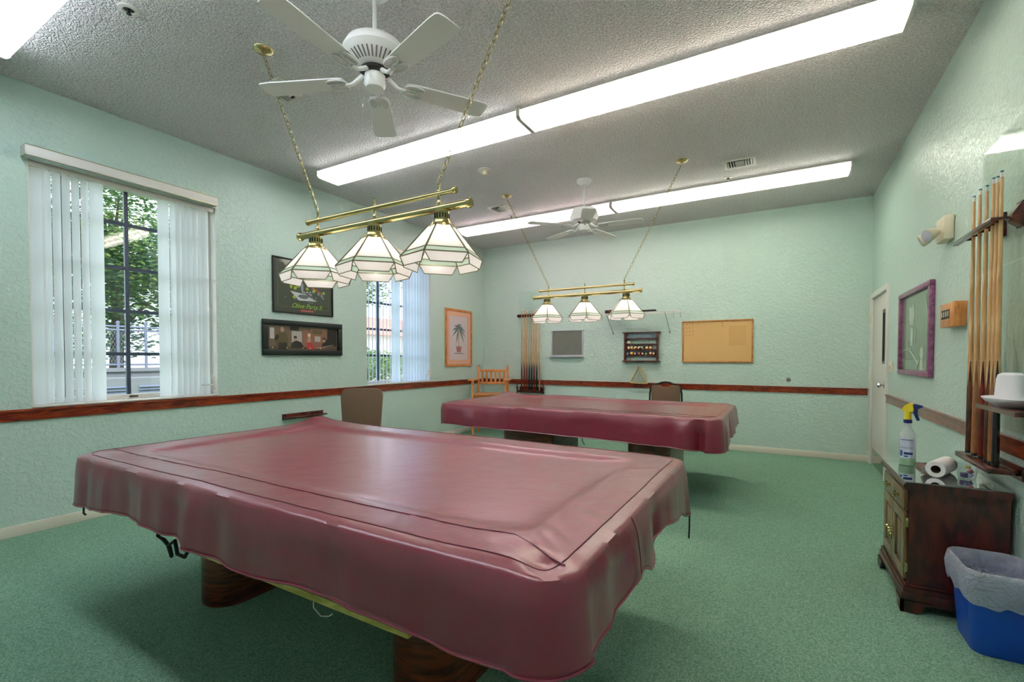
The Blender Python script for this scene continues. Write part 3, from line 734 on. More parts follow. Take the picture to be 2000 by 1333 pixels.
cvb, hemB, PB = cover('maroon vinyl cover draped over the farther pool table', *T2, 0.802,
      [(-3.28, 0.575), (-2.5, 0.56), (-1.5, 0.55), (-0.75, 0.535), (-0.55, 0.52)],
      [(4.22, 0.52), (4.5, 0.54), (4.9, 0.56), (5.3, 0.60), (5.5, 0.60)], 9.7,
      [('f', -2.43), ('r', 4.9)], [('f', -0.58, 0.045, -0.06), ('f', -0.72, 0.05, 0.03), ('r', 4.3, 0.04, 0.03), ('r', 4.75, 0.05, -0.03), ('r', 5.05, 0.05, 0.02)],
      [(-3.26, 5.55, 0.035, 0.14), (-0.47, 4.2, 0.008, 0.08), (-2.4, 5.6, 0.01, 0.5)])
def cordpart(parent, pts, r=0.004):
    bm = NB(); tube(bm, pts, r, 6); put('tie_cord', bm, M['cord'], parent)
cordpart(cva, [(-3.20, 1.0, 0.57), (-3.20, 0.99, 0.50), (-3.185, 0.985, 0.478), (-3.16, 0.985, 0.474)], 0.005)
cordpart(cva, [(-0.385, 2.44, 0.55), (-0.385, 2.44, 0.47), (-0.387, 2.44, 0.40)], 0.004)
cordpart(cva, [(-2.38, 0.99, 0.60), (-2.41, 1.0, 0.50), (-2.36, 1.0, 0.495), (-2.31, 1.0, 0.475), (-2.29, 1.0, 0.435), (-2.32, 1.0, 0.475), (-2.26, 1.0, 0.51), (-2.24, 1.0, 0.455), (-2.18, 1.0, 0.455), (-2.13, 1.0, 0.51), (-2.16, 1.0, 0.60)], 0.008)
cordpart(cvb, [(-1.65, 4.2, 0.56), (-1.64, 4.2, 0.50), (-1.62, 4.2, 0.47)], 0.004)
cordpart(cvb, [(-0.95, 4.13, 0.54), (-0.95, 4.13, 0.49)], 0.006)
bm = NB(); tube(bm, [(-1.42, 1.06, 0.46), (-1.41, 1.05, 0.425), (-1.37, 1.05, 0.405), (-1.33, 1.05, 0.415), (-1.31, 1.05, 0.43)], 0.0025, 5); put('loose_string', bm, M['white'], ta)

# ------------------------------------------------------------------ pictures
def flat(bm, pts, x, mi=0, axis='X', th=0.0006):
    """thin polygon on wall plane; pts=(u,z)"""
    prism(bm, pts, axis, x, x+th, mi)
def ell(cx, cz, rx, rz, n=14, rot=0):
    out = []
    for k in range(n):
        a = 2*PI*k/n; u, v = rx*math.cos(a), rz*math.sin(a); out.append((cx+u*math.cos(rot)-v*math.sin(rot), cz+u*math.sin(rot)+v*math.cos(rot)))
    return out
def framebox(bm, axis, c0, c1, u0, u1, v0, v1, w, mi=0, bev=0.003):
    def b(ua, ub, va, vb):
        if axis == 'X': box(bm, (min(c0, c1), ua, va), (max(c0, c1), ub, vb), mi, bev)
        else: box(bm, (ua, min(c0, c1), va), (ub, max(c0, c1), vb), mi, bev)
    b(u0, u1, v1-w, v1); b(u0, u1, v0, v0+w); b(u0, u0+w, v0+w, v1-w); b(u1-w, u1, v0+w, v1-w)

# green still-life poster (generic stand-in) with its lettering
y0, y1, z0, z1 = 3.10, 3.885, 1.806, 2.42
t = thing('framed_poster', (XL, (y0+y1)/2, z0), 'thin black framed dark green poster lettered Olive Party II', 'picture')
bm = NB(); framebox(bm, 'X', XL, XL+0.022, y0, y1, z0, z1, 0.014); put('frame', bm, M['black'], t)
mp_ = mat('poster_dark_green', (62, 68, 54), 0.35, coat=0.4)
bm = NB(); box(bm, (XL, y0+0.014, z0+0.014), (XL+0.008, y1-0.014, z1-0.014)); pr = put('print', bm, mp_, t, smooth=0)
bm = NB(); X = XL+0.0082
rnd = random.Random(3)
framebox(bm, 'X', X, X+0.0004, y0+0.06, y1-0.06, z0+0.07, z1-0.05, 0.002, 3, 0)
for k in range(11): flat(bm, ell(y0+0.19+rnd.uniform(0, 0.13), z0+0.285+rnd.uniform(0, 0.07), 0.017, 0.017), X+0.0004+k*0.00003, 0)
for q in ((0.43, 0.30), (0.52, 0.285), (0.655, 0.275), (0.26, 0.19)): flat(bm, ell(y0+q[0], z0+q[1], 0.02, 0.018), X+0.0006, 0)
flat(bm, [(y0+0.21, z0+0.255), (y0+0.40, z0+0.235), (y0+0.56, z0+0.165), (y0+0.32, z0+0.155)], X+0.0003, 1)
flat(bm, ell(y0+0.38, z0+0.205, 0.07, 0.024), X+0.0008, 2)
for k in range(26): flat(bm, ell(y0+0.38+rnd.uniform(0, 0.27), z0+0.24+rnd.uniform(-0.035, 0.03), 0.014, 0.005, 8, rnd.uniform(-1, 1)), X+0.0003+k*0.00002, 1 if k % 2 else 4)
flat(bm, ell(y0+0.365, z0+0.31, 0.018, 0.055), X+0.0005, 4); flat(bm, ell(y0+0.37, z0+0.25, 0.004, 0.05), X+0.0005, 1)
flat(bm, [(y0+0.48, z0+0.325), (y0+0.49, z0+0.335), (y0+0.63, z0+0.27), (y0+0.62, z0+0.26)], X+0.0006, 5)
for k in range(12): flat(bm, ell(y0+0.12+rnd.uniform(0, 0.6), z0+0.14+rnd.uniform(0, 0.06), 0.018, 0.0025, 8, rnd.uniform(-0.4, 0.4)), X+0.0003+k*0.00002, 4)
flat(bm, [(y0+0.15, z1-0.06), (y0+0.36, z1-0.075), (y0+0.36, z1-0.10), (y0+0.22, z1-0.085)], X+0.0003, 3)
flat(bm, [(y0+0.335, z0+0.030), (y0+0.52, z0+0.030), (y0+0.52, z0+0.055), (y0+0.335, z0+0.055)], X+0.0003, 6)
for k in range(6): flat(bm, ell(y0+0.355+k*0.029, z0+0.0425, 0.006, 0.008, 6, 0.5*k), X+0.001, 7)
put('artwork', bm, [mat('art_olive', (160, 180, 60), 0.5), mat('art_white', (196, 200, 200), 0.5), mat('art_grey', (100, 106, 108), 0.5), mat('art_gold', (150, 134, 74), 0.5), mat('art_bluegrey', (132, 146, 164), 0.5), mat('art_orange', (196, 100, 54), 0.5), mat('art_red', (150, 36, 30), 0.5), mat('art_pale', (226, 190, 176), 0.5)], pr, smooth=0)
MX = Matrix(((0, 0, 1, 0), (1, 0, 0, 0), (0, 1, 0, 0), (0, 0, 0, 1)))   # text x->+y, y->+z, z->+x
text_mesh('lettering', 'Olive Party II', 0.075, mat('art_letters', (150, 196, 60), 0.5), pr, (X+0.001, y0+0.425, z0+0.092), MX, shear=0.35, width=0.40)

# long panoramic picture (generic stand-in: figures in a warm room)
y0, y1, z0, z1 = 2.975, 4.01, 1.331, 1.722
t = thing('framed_picture', (XL, (y0+y1)/2, z0), 'wide picture of dim brown bar scene in thick black frame', 'picture')
bm = NB(); framebox(bm, 'X', XL, XL+0.035, y0, y1, z0, z1, 0.062, 0, 0.006); put('frame', bm, M['blackframe'], t)
bm = NB(); box(bm, (XL, y0+0.06, z0+0.06), (XL+0.008, y1-0.06, z1-0.06)); pr = put('print', bm, mat('scene_brown', (112, 92, 72), 0.35, coat=0.4), t, smooth=0)
bm = NB(); X = XL+0.0083; U, V = y0+0.07, z0+0.062
k_ = [0]
def fl(p, mi): k_[0] += 1; flat(bm, [(U+a, V+b) for a, b in p], X+k_[0]*0.00004, mi)
fl([(0.0, 0), (0.89, 0), (0.89, 0.03), (0.0, 0.035)], 1)
fl([(0.02, 0.12), (0.07, 0.12), (0.07, 0.24), (0.02, 0.24)], 6); fl([(0.28, 0.06), (0.41, 0.06), (0.41, 0.215), (0.28, 0.215)], 2)
fl([(0.26, 0.22), (0.37, 0.22), (0.37, 0.262), (0.26, 0.262)], 0); fl([(0.42, 0.04), (0.50, 0.04), (0.50, 0.23), (0.42, 0.23)], 5)
fl([(0.52, 0.02), (0.74, 0.02), (0.74, 0.25), (0.52, 0.25)], 5); fl([(0.55, 0.19), (0.68, 0.19), (0.68, 0.235), (0.55, 0.235)], 3); fl([(0.58, 0.10), (0.66, 0.10), (0.66, 0.165), (0.58, 0.165)], 2)
fl([(0.76, 0.05), (0.89, 0.05), (0.89, 0.262), (0.76, 0.262)], 0)
fl([(0.10, 0.02), (0.23, 0.02), (0.24, 0.12), (0.21, 0.19), (0.12, 0.19), (0.07, 0.12)], 3); fl([(0.12, 0.0), (0.22, 0.0), (0.22, 0.08), (0.12, 0.08)], 0)
fl(ell(0.165, 0.225, 0.022, 0.028), 4); fl([(0.07, 0.12), (0.10, 0.17), (0.13, 0.15), (0.10, 0.10)], 0)
fl([(0.27, 0.02), (0.44, 0.02), (0.40, 0.09), (0.33, 0.11), (0.28, 0.08)], 0); fl(ell(0.325, 0.125, 0.02, 0.026), 4); fl(ell(0.325, 0.145, 0.022, 0.014), 0)
fl([(0.48, 0.01), (0.58, 0.01), (0.53, 0.09), (0.49, 0.10)], 7); fl([(0.48, 0.09), (0.53, 0.09), (0.525, 0.15), (0.485, 0.15)], 4); fl(ell(0.505, 0.175, 0.02, 0.024), 8)
fl([(0.66, 0.03), (0.84, 0.05), (0.82, 0.14), (0.72, 0.13)], 0); fl(ell(0.71, 0.12, 0.022, 0.026), 4); fl(ell(0.71, 0.14, 0.024, 0.012), 0)
fl([(0.60, 0.02), (0.84, 0.062), (0.84, 0.067), (0.60, 0.028)], 2)
for a in (0.05, 0.22, 0.42, 0.52, 0.66): fl(ell(a, 0.022, 0.007, 0.008), 8)
put('artwork', bm, [mat('sc_dark', (40, 36, 30), 0.5), mat('sc_table', (84, 70, 50), 0.5), mat('sc_pale', (176, 168, 160), 0.5), mat('sc_olive', (92, 82, 50), 0.5), mat('sc_skin', (178, 140, 116), 0.5), mat('sc_rust', (142, 96, 76), 0.5), mat('sc_frame', (196, 190, 182), 0.5), mat('sc_red', (196, 56, 54), 0.5), mat('sc_cream', (214, 196, 160), 0.5)], pr, smooth=0)

# palm print
y0, y1, z0, z1 = 6.11, 6.87, 1.156, 2.135
t = thing('framed_palm_print', (XL, (y0+y1)/2, z0), 'oak framed print of a potted palm near the corner', 'picture')
bm = NB(); framebox(bm, 'X', XL, XL+0.025, y0, y1, z0, z1, 0.04); put('frame', bm, M['oak'], t)
bm = NB(); framebox(bm, 'X', XL, XL+0.012, y0+0.04, y1-0.04, z0+0.04, z1-0.04, 0.075, 0, 0); put('mat_board', bm, mat('peach_mat', (228, 176, 148), 0.7), t, smooth=0)
bm = NB(); box(bm, (XL, y0+0.115, z0+0.115), (XL+0.006, y1-0.115, z1-0.115)); pr = put('print', bm, mat('print_paper', (212, 198, 200), 0.6), t, smooth=0)
bm = NB(); X = XL+0.0063; cy, cz = (y0+y1)/2, 1.80
for k, (a, L) in enumerate(((0.25, 0.20), (0.7, 0.17), (1.2, 0.20), (1.75, 0.19), (2.3, 0.20), (2.85, 0.20), (3.35, 0.18), (-0.2, 0.19), (-0.75, 0.20), (-2.0, 0.17))):
    pts = []
    n = 6
    up = []; dn = []
    for q in range(n+1):
        f = q/n; u = cy+L*f*math.cos(a); v = cz+L*f*math.sin(a)-0.10*f*f; w = 0.020*math.sin(PI*min(1, f*0.9+0.1))
        up.append((u-w*math.sin(a), v+w*math.cos(a))); dn.append((u+w*math.sin(a), v-w*math.cos(a)))
    flat(bm, up+dn[::-1], X+k*0.00005, 0)
flat(bm, [(cy-0.012, cz), (cy+0.012, cz), (cy+0.01, 1.50), (cy-0.016, 1.50)], X+0.0006, 1)
flat(bm, [(cy-0.08, 1.50), (cy+0.08, 1.50), (cy+0.055, 1.40), (cy-0.055, 1.40)], X+0.0007, 2); flat(bm, [(cy-0.13, 1.375), (cy+0.13, 1.375), (cy+0.13, 1.388), (cy-0.13, 1.388)], X+0.0003, 3)
put('artwork', bm, [mat('palm_green', (104, 120, 120), 0.7), mat('palm_trunk', (180, 176, 130), 0.7), mat('pot_rose', (178, 118, 114), 0.7), mat('line_grey', (120, 116, 124), 0.7)], pr, smooth=0)

# purple framed picture on door wall
y0, y1, z0, z1 = 4.50, 5.55, 1.158, 1.882
t = thing('framed_portrait', (XR, (y0+y1)/2, z0), 'purple framed grey-green picture with pale sketchy strokes, near the door', 'picture')
bm = NB(); framebox(bm, 'X', XR-0.035, XR, y0, y1, z0, z1, 0.042, 0, 0.008); put('frame', bm, M['purple'], t)
bm = NB(); box(bm, (XR-0.008, y0+0.04, z0+0.04), (XR, y1-0.04, z1-0.04)); pr = put('print', bm, mat('print_sage', (118, 142, 116), 0.25, coat=0.5), t, smooth=0)
bm = NB(); X = XR-0.0092; k_[0] = 0
def fr(p, mi=0): k_[0] += 1; flat(bm, [(y1-0.05-a*0.95, z0+0.05+b*0.62) for a, b in p], X-k_[0]*0.00004, mi)
fr([(0.30, 0.62), (0.42, 0.60), (0.46, 0.75), (0.43, 0.92), (0.36, 0.84), (0.28, 0.87), (0.27, 0.72)], 0)
fr([(0.33, 0.32), (0.40, 0.32), (0.42, 0.56), (0.33, 0.58)], 0); fr([(0.46, 0.36), (0.50, 0.36), (0.53, 0.54), (0.48, 0.58)], 1)
fr([(0.24, 0.30), (0.28, 0.30), (0.62, 0.10), (0.58, 0.07)], 0); fr([(0.02, 0.25), (0.24, 0.27), (0.24, 0.29), (0.02, 0.27)], 1)
fr(ell(0.72, 0.22, 0.055, 0.09, 12), 0); fr([(0.66, 0.0), (0.78, 0.0), (0.76, 0.14), (0.68, 0.13)], 0); fr([(0.0, 0.12), (0.55, 0.14), (0.55, 0.15), (0.0, 0.135)], 1)
fr([(0.78, 0.96), (0.82, 0.96), (0.92, 0.60), (0.90, 0.58)], 1); fr([(0.55, 0.02), (0.58, 0.02), (0.66, 0.14), (0.63, 0.16)], 0); fr([(0.84, 0.0), (0.87, 0.0), (0.89, 0.10), (0.86, 0.10)], 1)
fr([(0.20, 0.26), (0.24, 0.26), (0.22, 0.40), (0.20, 0.38)], 1)
put('artwork', bm, [mat('sketch_pale', (184, 204, 184), 0.4), mat('sketch_dim', (150, 172, 148), 0.4)], pr, smooth=0)

# ------------------------------------------------------------------ back wall items
# chalkboard
t = thing('chalkboard', (-3.115, YB, 1.325), 'small grey chalkboard with aluminium frame left of the ball rack', 'chalkboard')
bm = NB(); framebox(bm, 'Y', YB-0.018, YB, -3.405, -2.825, 1.332, 1.778, 0.022); put('frame', bm, M['alu'], t)
bm = NB(); box(bm, (-3.384, YB-0.008, 1.353), (-2.846, YB, 1.757)); put('board', bm, M['slate'], t, smooth=0)
bm = NB(); box(bm, (-3.43, YB-0.06, 1.318), (-2.815, YB, 1.332), bev=0.003); put('chalk_tray', bm, M['alu'], t)
# cork board
t = thing('cork_board', (-0.8, YB, 1.235), 'large tan cork notice board with wooden frame on the far wall', 'cork board')
bm = NB(); framebox(bm, 'Y', YB-0.022, YB, -1.268, -0.33, 1.237, 1.848, 0.022); put('frame', bm, M['corkframe'], t)
bm = NB(); box(bm, (-1.248, YB-0.010, 1.257), (-0.35, YB, 1.828)); put('cork_sheet', bm, M['cork'], t, smooth=0)
bm = NB(); box(bm, (-0.64, YB-0.0106, 1.48), (-0.42, YB-0.010, 1.76)); put('unfaded_patch', bm, M['corkdark'], t, smooth=0)
def pin(x, z, label, mt, grp):
    bm = NB(); lathe(bm, [(0, -0.020), (0.005, -0.020), (0.005, -0.016), (0.003, -0.013), (0.003, -0.006), (0.006, -0.004), (0.006, -0.001), (0, 0)], (x, YB-0.010, z), 10, 'Y')
    tag(put('push_pin', bm, mt), label, 'push pin', grp)
PM = [mat('pin_brown', (110, 70, 50), 0.4), mat('pin_red', (170, 60, 50), 0.4)]
for r_, rowname in enumerate(('top row', 'second row', 'third row', 'bottom row')):
    for c_, cn in enumerate(('left', 'middle', 'right')):
        pin(-1.205+c_*0.042, 1.798-r_*0.052, '%s small push pin in %s of the cluster at upper left of cork board' % (cn, rowname), PM[(r_+c_) % 2], 'push pins clustered on the cork board')
pin(-0.727, 1.80, 'upper of two lone push pins near top middle of cork board', PM[0], 'lone push pins on the cork board')
pin(-0.722, 1.762, 'lower of two lone push pins near top middle of cork board', M['black'], 'lone push pins on the cork board')

# ball rack
X0, X1, Z0, Z1 = -2.125, -1.60, 1.245, 1.705
t = thing('ball_rack', ((X0+X1)/2, YB, Z0), 'dark wood wall rack holding coloured pool balls', 'ball rack')
D = 0.075
bm = NB(); box(bm, (X0, YB-D, Z0+0.02), (X0+0.03, YB, Z1-0.015)); box(bm, (X1-0.03, YB-D, Z0+0.02), (X1, YB, Z1-0.015)); put('side_panel', bm, M['rackwood'], t)
bm = NB(); box(bm, (X0-0.025, YB-D-0.012, Z1-0.016), (X1+0.025, YB, Z1), bev=0.004); put('top_board', bm, M['rackwood'], t)
bm = NB(); box(bm, (X0-0.025, YB-D-0.012, Z0), (X1+0.025, YB, Z0+0.02), bev=0.004); put('bottom_board', bm, M['rackwood'], t)
for z in (1.605, 1.515, 1.432, 1.345):
    bm = NB(); box(bm, (X0+0.03, YB-D+0.004, z-0.010), (X1-0.03, YB, z)); box(bm, (X0+0.03, YB-D+0.004, z), (X1-0.03, YB-D+0.008, z+0.008)); put('shelf', bm, M['rackwood'], t)
bm = NB(); box(bm, (X0+0.03, YB-0.012, 1.612), (X1-0.03, YB-0.008, 1.685)); pn = put('header_panel', bm, mat('blue_mirror_panel', (150, 178, 188), 0.2), t, smooth=0)
bm = NB()
def scr(cx, w, n, seed):
    rr = random.Random(seed); return [(cx-w/2+w*i/n, YB-0.0135, 1.648+0.012*math.sin(i*1.9+seed)+rr.uniform(-.004, .004)) for i in range(n+1)]
tube(bm, scr(-1.97, 0.05, 8, 1), 0.0022, 5); tube(bm, scr(-1.88, 0.08, 12, 2), 0.0022, 5); tube(bm, scr(-1.77, 0.09, 14, 3), 0.0022, 5)
put('script_marks', bm, M['white'], pn)
def poolball(x, z, col, stripe, label):
    bm = NB(); R = 0.0275
    t_ = bmesh.new(); bmesh.ops.create_uvsphere(t_, u_segments=24, v_segments=16, radius=R)
    for f in t_.faces:
        c = f.calc_center_median(); f.material_index = 0
        if stripe and abs(c.z) > R*0.52: f.material_index = 1
        if c.y < -R*0.86: f.material_index = 1
    t_.transform(Matrix.Translation((x, YB-0.04, z+R)) @ Matrix.Rotation(random.uniform(-0.6, 0.6), 4, 'Y') @ Matrix.Rotation(random.uniform(-0.5, 0.5), 4, 'Z')); merge(bm, t_)
    tag(put('pool_ball', bm, [BM[col], BM['cream']]), label, 'pool ball', 'pool balls on the wall rack')
BM = {k: mat('ball_'+k, c, 0.12, coat=0.6) for k, c in dict(cream=(236, 222, 178), yellow=(232, 168, 36), blue=(36, 44, 96), red=(186, 30, 36), purple=(70, 36, 84), orange=(226, 108, 54), green=(24, 84, 64), maroon=(122, 26, 34), black=(18, 18, 22)).items()}
for i, (c_, lb) in enumerate((('blue', 'leftmost, dark blue ball'), ('yellow', 'yellow ball'), ('purple', 'dark purple ball'), ('red', 'red ball'), ('black', 'black ball'), ('green', 'dark green ball'), ('orange', 'orange ball'), ('maroon', 'rightmost, maroon ball'))):
    poolball(-2.066+i*0.0575, 1.345, c_, False, lb + ' in the lower row of the ball rack')
for i, (c_, lb) in enumerate((('orange', 'orange striped ball, leftmost'), ('yellow', 'yellow striped ball'), ('maroon', 'maroon striped ball'), ('green', 'green striped ball'), ('blue', 'blue striped ball'), ('yellow', 'golden striped ball, second from right'), ('orange', 'orange striped ball, rightmost'))):
    poolball(-2.066+i*0.0575, 1.432, c_, i not in (5, 6), lb + ' in the middle row of the ball rack')
poolball(-2.06, 1.515, 'cream', False, 'cream cue ball alone on the upper shelf of the ball rack')
bm = NB(); box(bm, (-2.05, YB-0.055, 1.265), (-2.025, YB-0.03, 1.287), bev=0.002); tag(put('chalk_cube', bm, mat('chalk_tan', (170, 150, 90), 0.9)), 'small tan chalk cube on the bottom board of the ball rack', 'chalk')

# triangle
cx = -1.892
tri = [(cx-0.142, 0.912), (cx+0.142, 0.905), (cx, 1.19)]
bm = NB()
def rounded(pts, r, n=5):
    out = []
    for i, p in enumerate(pts):
        a = Vector(pts[i-1]); b = Vector(p); c = Vector(pts[(i+1) % len(pts)])
        u = (a-b).normalized(); v = (c-b).normalized(); p0 = b+u*r; p1 = b+v*r
        for k in range(n+1):
            f = k/n; q = (p0.lerp(b, f)).lerp(b.lerp(p1, f), f); out.append((q.x, q.y))
    return out
outer = rounded(tri, 0.035); cen = (sum(p[0] for p in tri)/3, sum(p[1] for p in tri)/3)
inner = rounded([(cen[0]+(p[0]-cen[0])*0.86, cen[1]+(p[1]-cen[1])*0.86) for p in tri], 0.028)
ya, yb_ = YB-0.085, YB-0.030; n = len(outer)
vs = [[bm.verts.new((p[0], y, p[1])) for p in L] for L, y in ((outer, ya), (inner, ya), (inner, yb_), (outer, yb_))]
for k in range(n):
    k2 = (k+1) % n
    for a, b in ((0, 1), (1, 2), (2, 3), (3, 0)): bm.faces.new((vs[a][k], vs[a][k2], vs[b][k2], vs[b][k]))
tag(put('ball_triangle', bm, M['palepine']), 'pale wooden triangle for racking balls, hanging on a peg under the ball rack', 'triangle')
bm = NB(); tube(bm, [(cx, YB, 1.155), (cx, YB-0.095, 1.165)], 0.006, 10); tag(put('wall_peg', bm, M['rackwood']), 'dark peg in the far wall that holds the wooden triangle', 'peg')

# wire shelf
t = thing('wire_shelf', (-1.84, YB, 1.70), 'white wire shelf with diagonal braces high on the far wall', 'shelf')
bm = NB(); X0, X1, zs = -2.44, -1.245, 1.985
for y in (YB-0.005, YB-0.15, YB-0.295): tube(bm, [(X0, y, zs), (X1, y, zs)], 0.0032, 6)
tube(bm, [(X0, YB-0.297, zs-0.03), (X1, YB-0.297, zs-0.03)], 0.0032, 6)
for k in range(48):
    x = X0+(X1-X0)*k/47; tube(bm, [(x, YB-0.005, zs+0.003), (x, YB-0.297, zs+0.003), (x, YB-0.299, zs-0.03)], 0.0016, 5)
put('wire_deck', bm, M['white'], t)
for x in (X0+0.10, X1-0.22):
    bm = NB(); tube(bm, [(x, YB-0.285, zs-0.008), (x+0.02, YB-0.006, zs-0.29)], 0.004, 8); box(bm, (x+0.01, YB-0.006, zs-0.305), (x+0.03, YB, zs-0.275)); put('brace', bm, M['grey'], t)
for x in (X0+0.03, X0+0.26, X1-0.10, X1-0.005):
    bm = NB(); tube(bm, [(x, YB-0.28, zs-0.004), (x+0.004, YB-0.27, zs-0.10)], 0.0028, 6); put('hook', bm, M['grey'], t)
bm = NB(); box(bm, (-2.37, YB-0.27, 1.990), (-2.06, YB-0.14, 2.045), bev=0.006); tag(put('wooden_box', bm, M['rackwood']), 'flat red-brown wooden box on the wire shelf, left end', 'box')
bm = NB(); box(bm, (-1.97, YB-0.26, 1.990), (-1.60, YB-0.20, 2.022), bev=0.012, seg=3); tag(put('brush', bm, M['black']), 'long black table brush lying on the middle of the wire shelf', 'brush')

bm = NB(); lathe(bm, [(0, -0.018), (0.018, -0.016), (0.026, -0.006), (0.028, 0)], (0.094, YB, 1.014), 20, 'Y'); tag(put('wall_plug', bm, M['grey']), 'small round grey wall stud right of the cork board, above the chair rail', 'wall stud')

# ------------------------------------------------------------------ cues and cue racks
def cue(x, y, z0, L, butt, label, grp, tilt=(0, 0), wrap=None):
    t = thing('pool_cue', (x, y, z0), label, 'pool cue', grp)
    def R(h): return 0.0150+(0.0062-0.0150)*h/L
    def pt(h): return (x+tilt[0]*h/L, y+tilt[1]*h/L, z0+h)
    def seg(name, a, b, m_, par=t, extra=0.0):
        bm = NB(); n = 6; tube(bm, [pt(a+(b-a)*k/n) for k in range(n+1)], 0, 12, rs=[R(a+(b-a)*k/n)+extra for k in range(n+1)]); return put(name, bm, m_, par)
    hb = L*0.36
    seg('shaft', hb+0.0005, L-0.03, M['maple'])
    b = seg('butt', 0.015, hb, butt)
    bm = NB()
    for k in range(4):   # pale points inlaid in the butt
        a = 2*PI*k/4+0.5; rr = R(hb*0.8)
        p = []
        for f, w in ((0.0, 0.9), (1.0, 0.02)):
            h = hb-f*0.14; r = R(h)+0.0006
            p.append([Vector(pt(h))+Vector((r*math.cos(a+s*w*0.75), r*math.sin(a+s*w*0.75), 0)) for s in (-1, 0, 1)])
        q = [[bm.verts.new(v) for v in row] for row in p]
        bm.faces.new((q[0][0], q[0][1], q[1][1], q[1][0])); bm.faces.new((q[0][1], q[0][2], q[1][2], q[1][1]))
    put('butt_points', bm, M['maple'], b, smooth=0)
    if wrap: seg('wrap', 0.10, 0.28, wrap, b, 0.0006)
    seg('bumper', 0.0, 0.0145, M['black'])
    seg('ferrule', L-0.0295, L-0.008, M['white']); seg('cue_tip', L-0.0075, L, M['blueferr'])
BU = [mat('butt_black', (22, 18, 18), 0.2, coat=0.6), wood('butt_red', (96, 20, 12), (150, 48, 24), 0.2, (3, 3, 1), 6, 0.6), wood('butt_brown', (70, 34, 18), (122, 68, 36), 0.2, (3, 3, 1), 6, 0.6), wood('butt_tan', (150, 92, 50), (182, 122, 74), 0.2, (3, 3, 1), 6, 0.6)]
ordn = ['first', 'second', 'third', 'fourth', 'fifth', 'sixth', 'seventh', 'eighth']
colr = {0: 'black', 1: 'reddish', 2: 'brown', 3: 'tan'}
YC = YB-0.062
bi = [2, 1, 1, 0, 0, 1, 0, 3]
for i, x in enumerate((-3.955, -3.903, -3.853, -3.803, -3.757, -3.707, -3.657, -3.603)):
    cue(x, YC, 0.731, 1.43+0.02*math.sin(i*2.1), BU[bi[i]], 'pool cue with %s butt, %s from the left in the far wall rack' % (colr[bi[i]], ordn[i]), 'pool cues in the far wall rack', wrap=M['black'] if bi[i] == 0 else None)
def rack_back():
    t = thing('cue_rack', (-3.78, YB, 0.70), 'dark wood cue rack on the far wall beside the oak chair', 'cue rack', 'wall cue racks')
    bm = NB(); box(bm, (-4.06, YB-0.03, 2.02), (-3.54, YB, 2.075), bev=0.004)
    put('upper_bar', bm, M['rackwood'], t)
    for x in (-4.03, -3.929, -3.878, -3.828, -3.78, -3.732, -3.682, -3.630, -3.56):
        bm = NB(); lathe(bm, [(0, -0.078), (0.014, -0.074), (0.0195, -0.062), (0.016, -0.048), (0.008, -0.042), (0.008, -0.02)], (x, YB-0.01, 2.045), 16, 'Y'); put('clip_knob', bm, M['rackwood'], t)
    bm = NB(); box(bm, (-4.02, YB-0.10, 0.705), (-3.55, YB-0.02, 0.730), bev=0.004); box(bm, (-4.02, YB-0.02, 0.69), (-3.55, YB, 0.80)); box(bm, (-4.0, YB-0.10, 0.730), (-3.57, YB-0.09, 0.745)); put('lower_ledge', bm, M['rackwood'], t)
    for x in (-4.05, -3.535):
        bm = NB(); lathe(bm, [(0, -0.06), (0.012, -0.05), (0.016, -0.02), (0.01, 0), (0.018, 0.02), (0.022, 0.045), (0.014, 0.07), (0.008, 0.085), (0.012, 0.10), (0, 0.115)], (x, YB-0.05, 0.735), 16); put('finial', bm, M['rackwood'], t)
    bm = NB(); box(bm, (-4.05, YB-0.006, 1.86), (-3.56, YB-0.001, 2.47)); tag(put('clear_panel', bm, M['acrylic'], smooth=0), 'clear wall protector panel behind the far wall cue tips', 'wall panel')
rack_back()

YR = [3.437, 3.347, 3.255, 3.171, 3.121, 3.073]; bj = [2, 3, 1, 2, 3, 0]
XC = XR-0.080
for i, y in enumerate(YR):
    cue(XC, y, 0.786, 1.39+0.010*(i % 2), BU[bj[i]], 'pool cue with %s butt, %s from the left in door wall rack' % (colr[bj[i]], ordn[i]), 'pool cues in the door wall rack')
t = thing('cue_rack', (XR, 3.3, 0.74), 'dark wood cue rack on the door wall above the cabinet', 'cue rack', 'wall cue racks')
bm = NB(); box(bm, (XR-0.125, 3.04, 1.945), (XR-0.100, 3.60, 1.965), bev=0.003)
for i in range(7):
    y = (YR[0]+0.05 if i == 0 else (YR[-1]-0.03 if i == 6 else (YR[i-1]+YR[i])/2)); box(bm, (XR-0.101, y-0.006, 1.948), (XR-0.060, y+0.006, 1.962))
put('upper_bar', bm, M['rackwood'], t)
for y in (3.09, 3.30):
    bm = NB(); box(bm, (XR-0.102, y-0.012, 1.952), (XR-0.012, y+0.012, 1.966)); prism(bm, [(XR-0.014, 2.03), (XR-0.014, 1.92), (XR-0.045, 1.945), (XR-0.045, 1.975)], 'Y', y-0.025, y+0.025); box(bm, (XR-0.014, y-0.03, 1.915), (XR-0.001, y+0.03, 2.035)); put('bracket', bm, M['rackwood'], t)
bm = NB(); box(bm, (XR-0.120, 3.02, 0.755), (XR-0.012, 3.50, 0.783), bev=0.004); box(bm, (XR-0.012, 3.0, 0.735), (XR-0.001, 3.52, 0.80)); put('lower_ledge', bm, M['rackwood'], t)
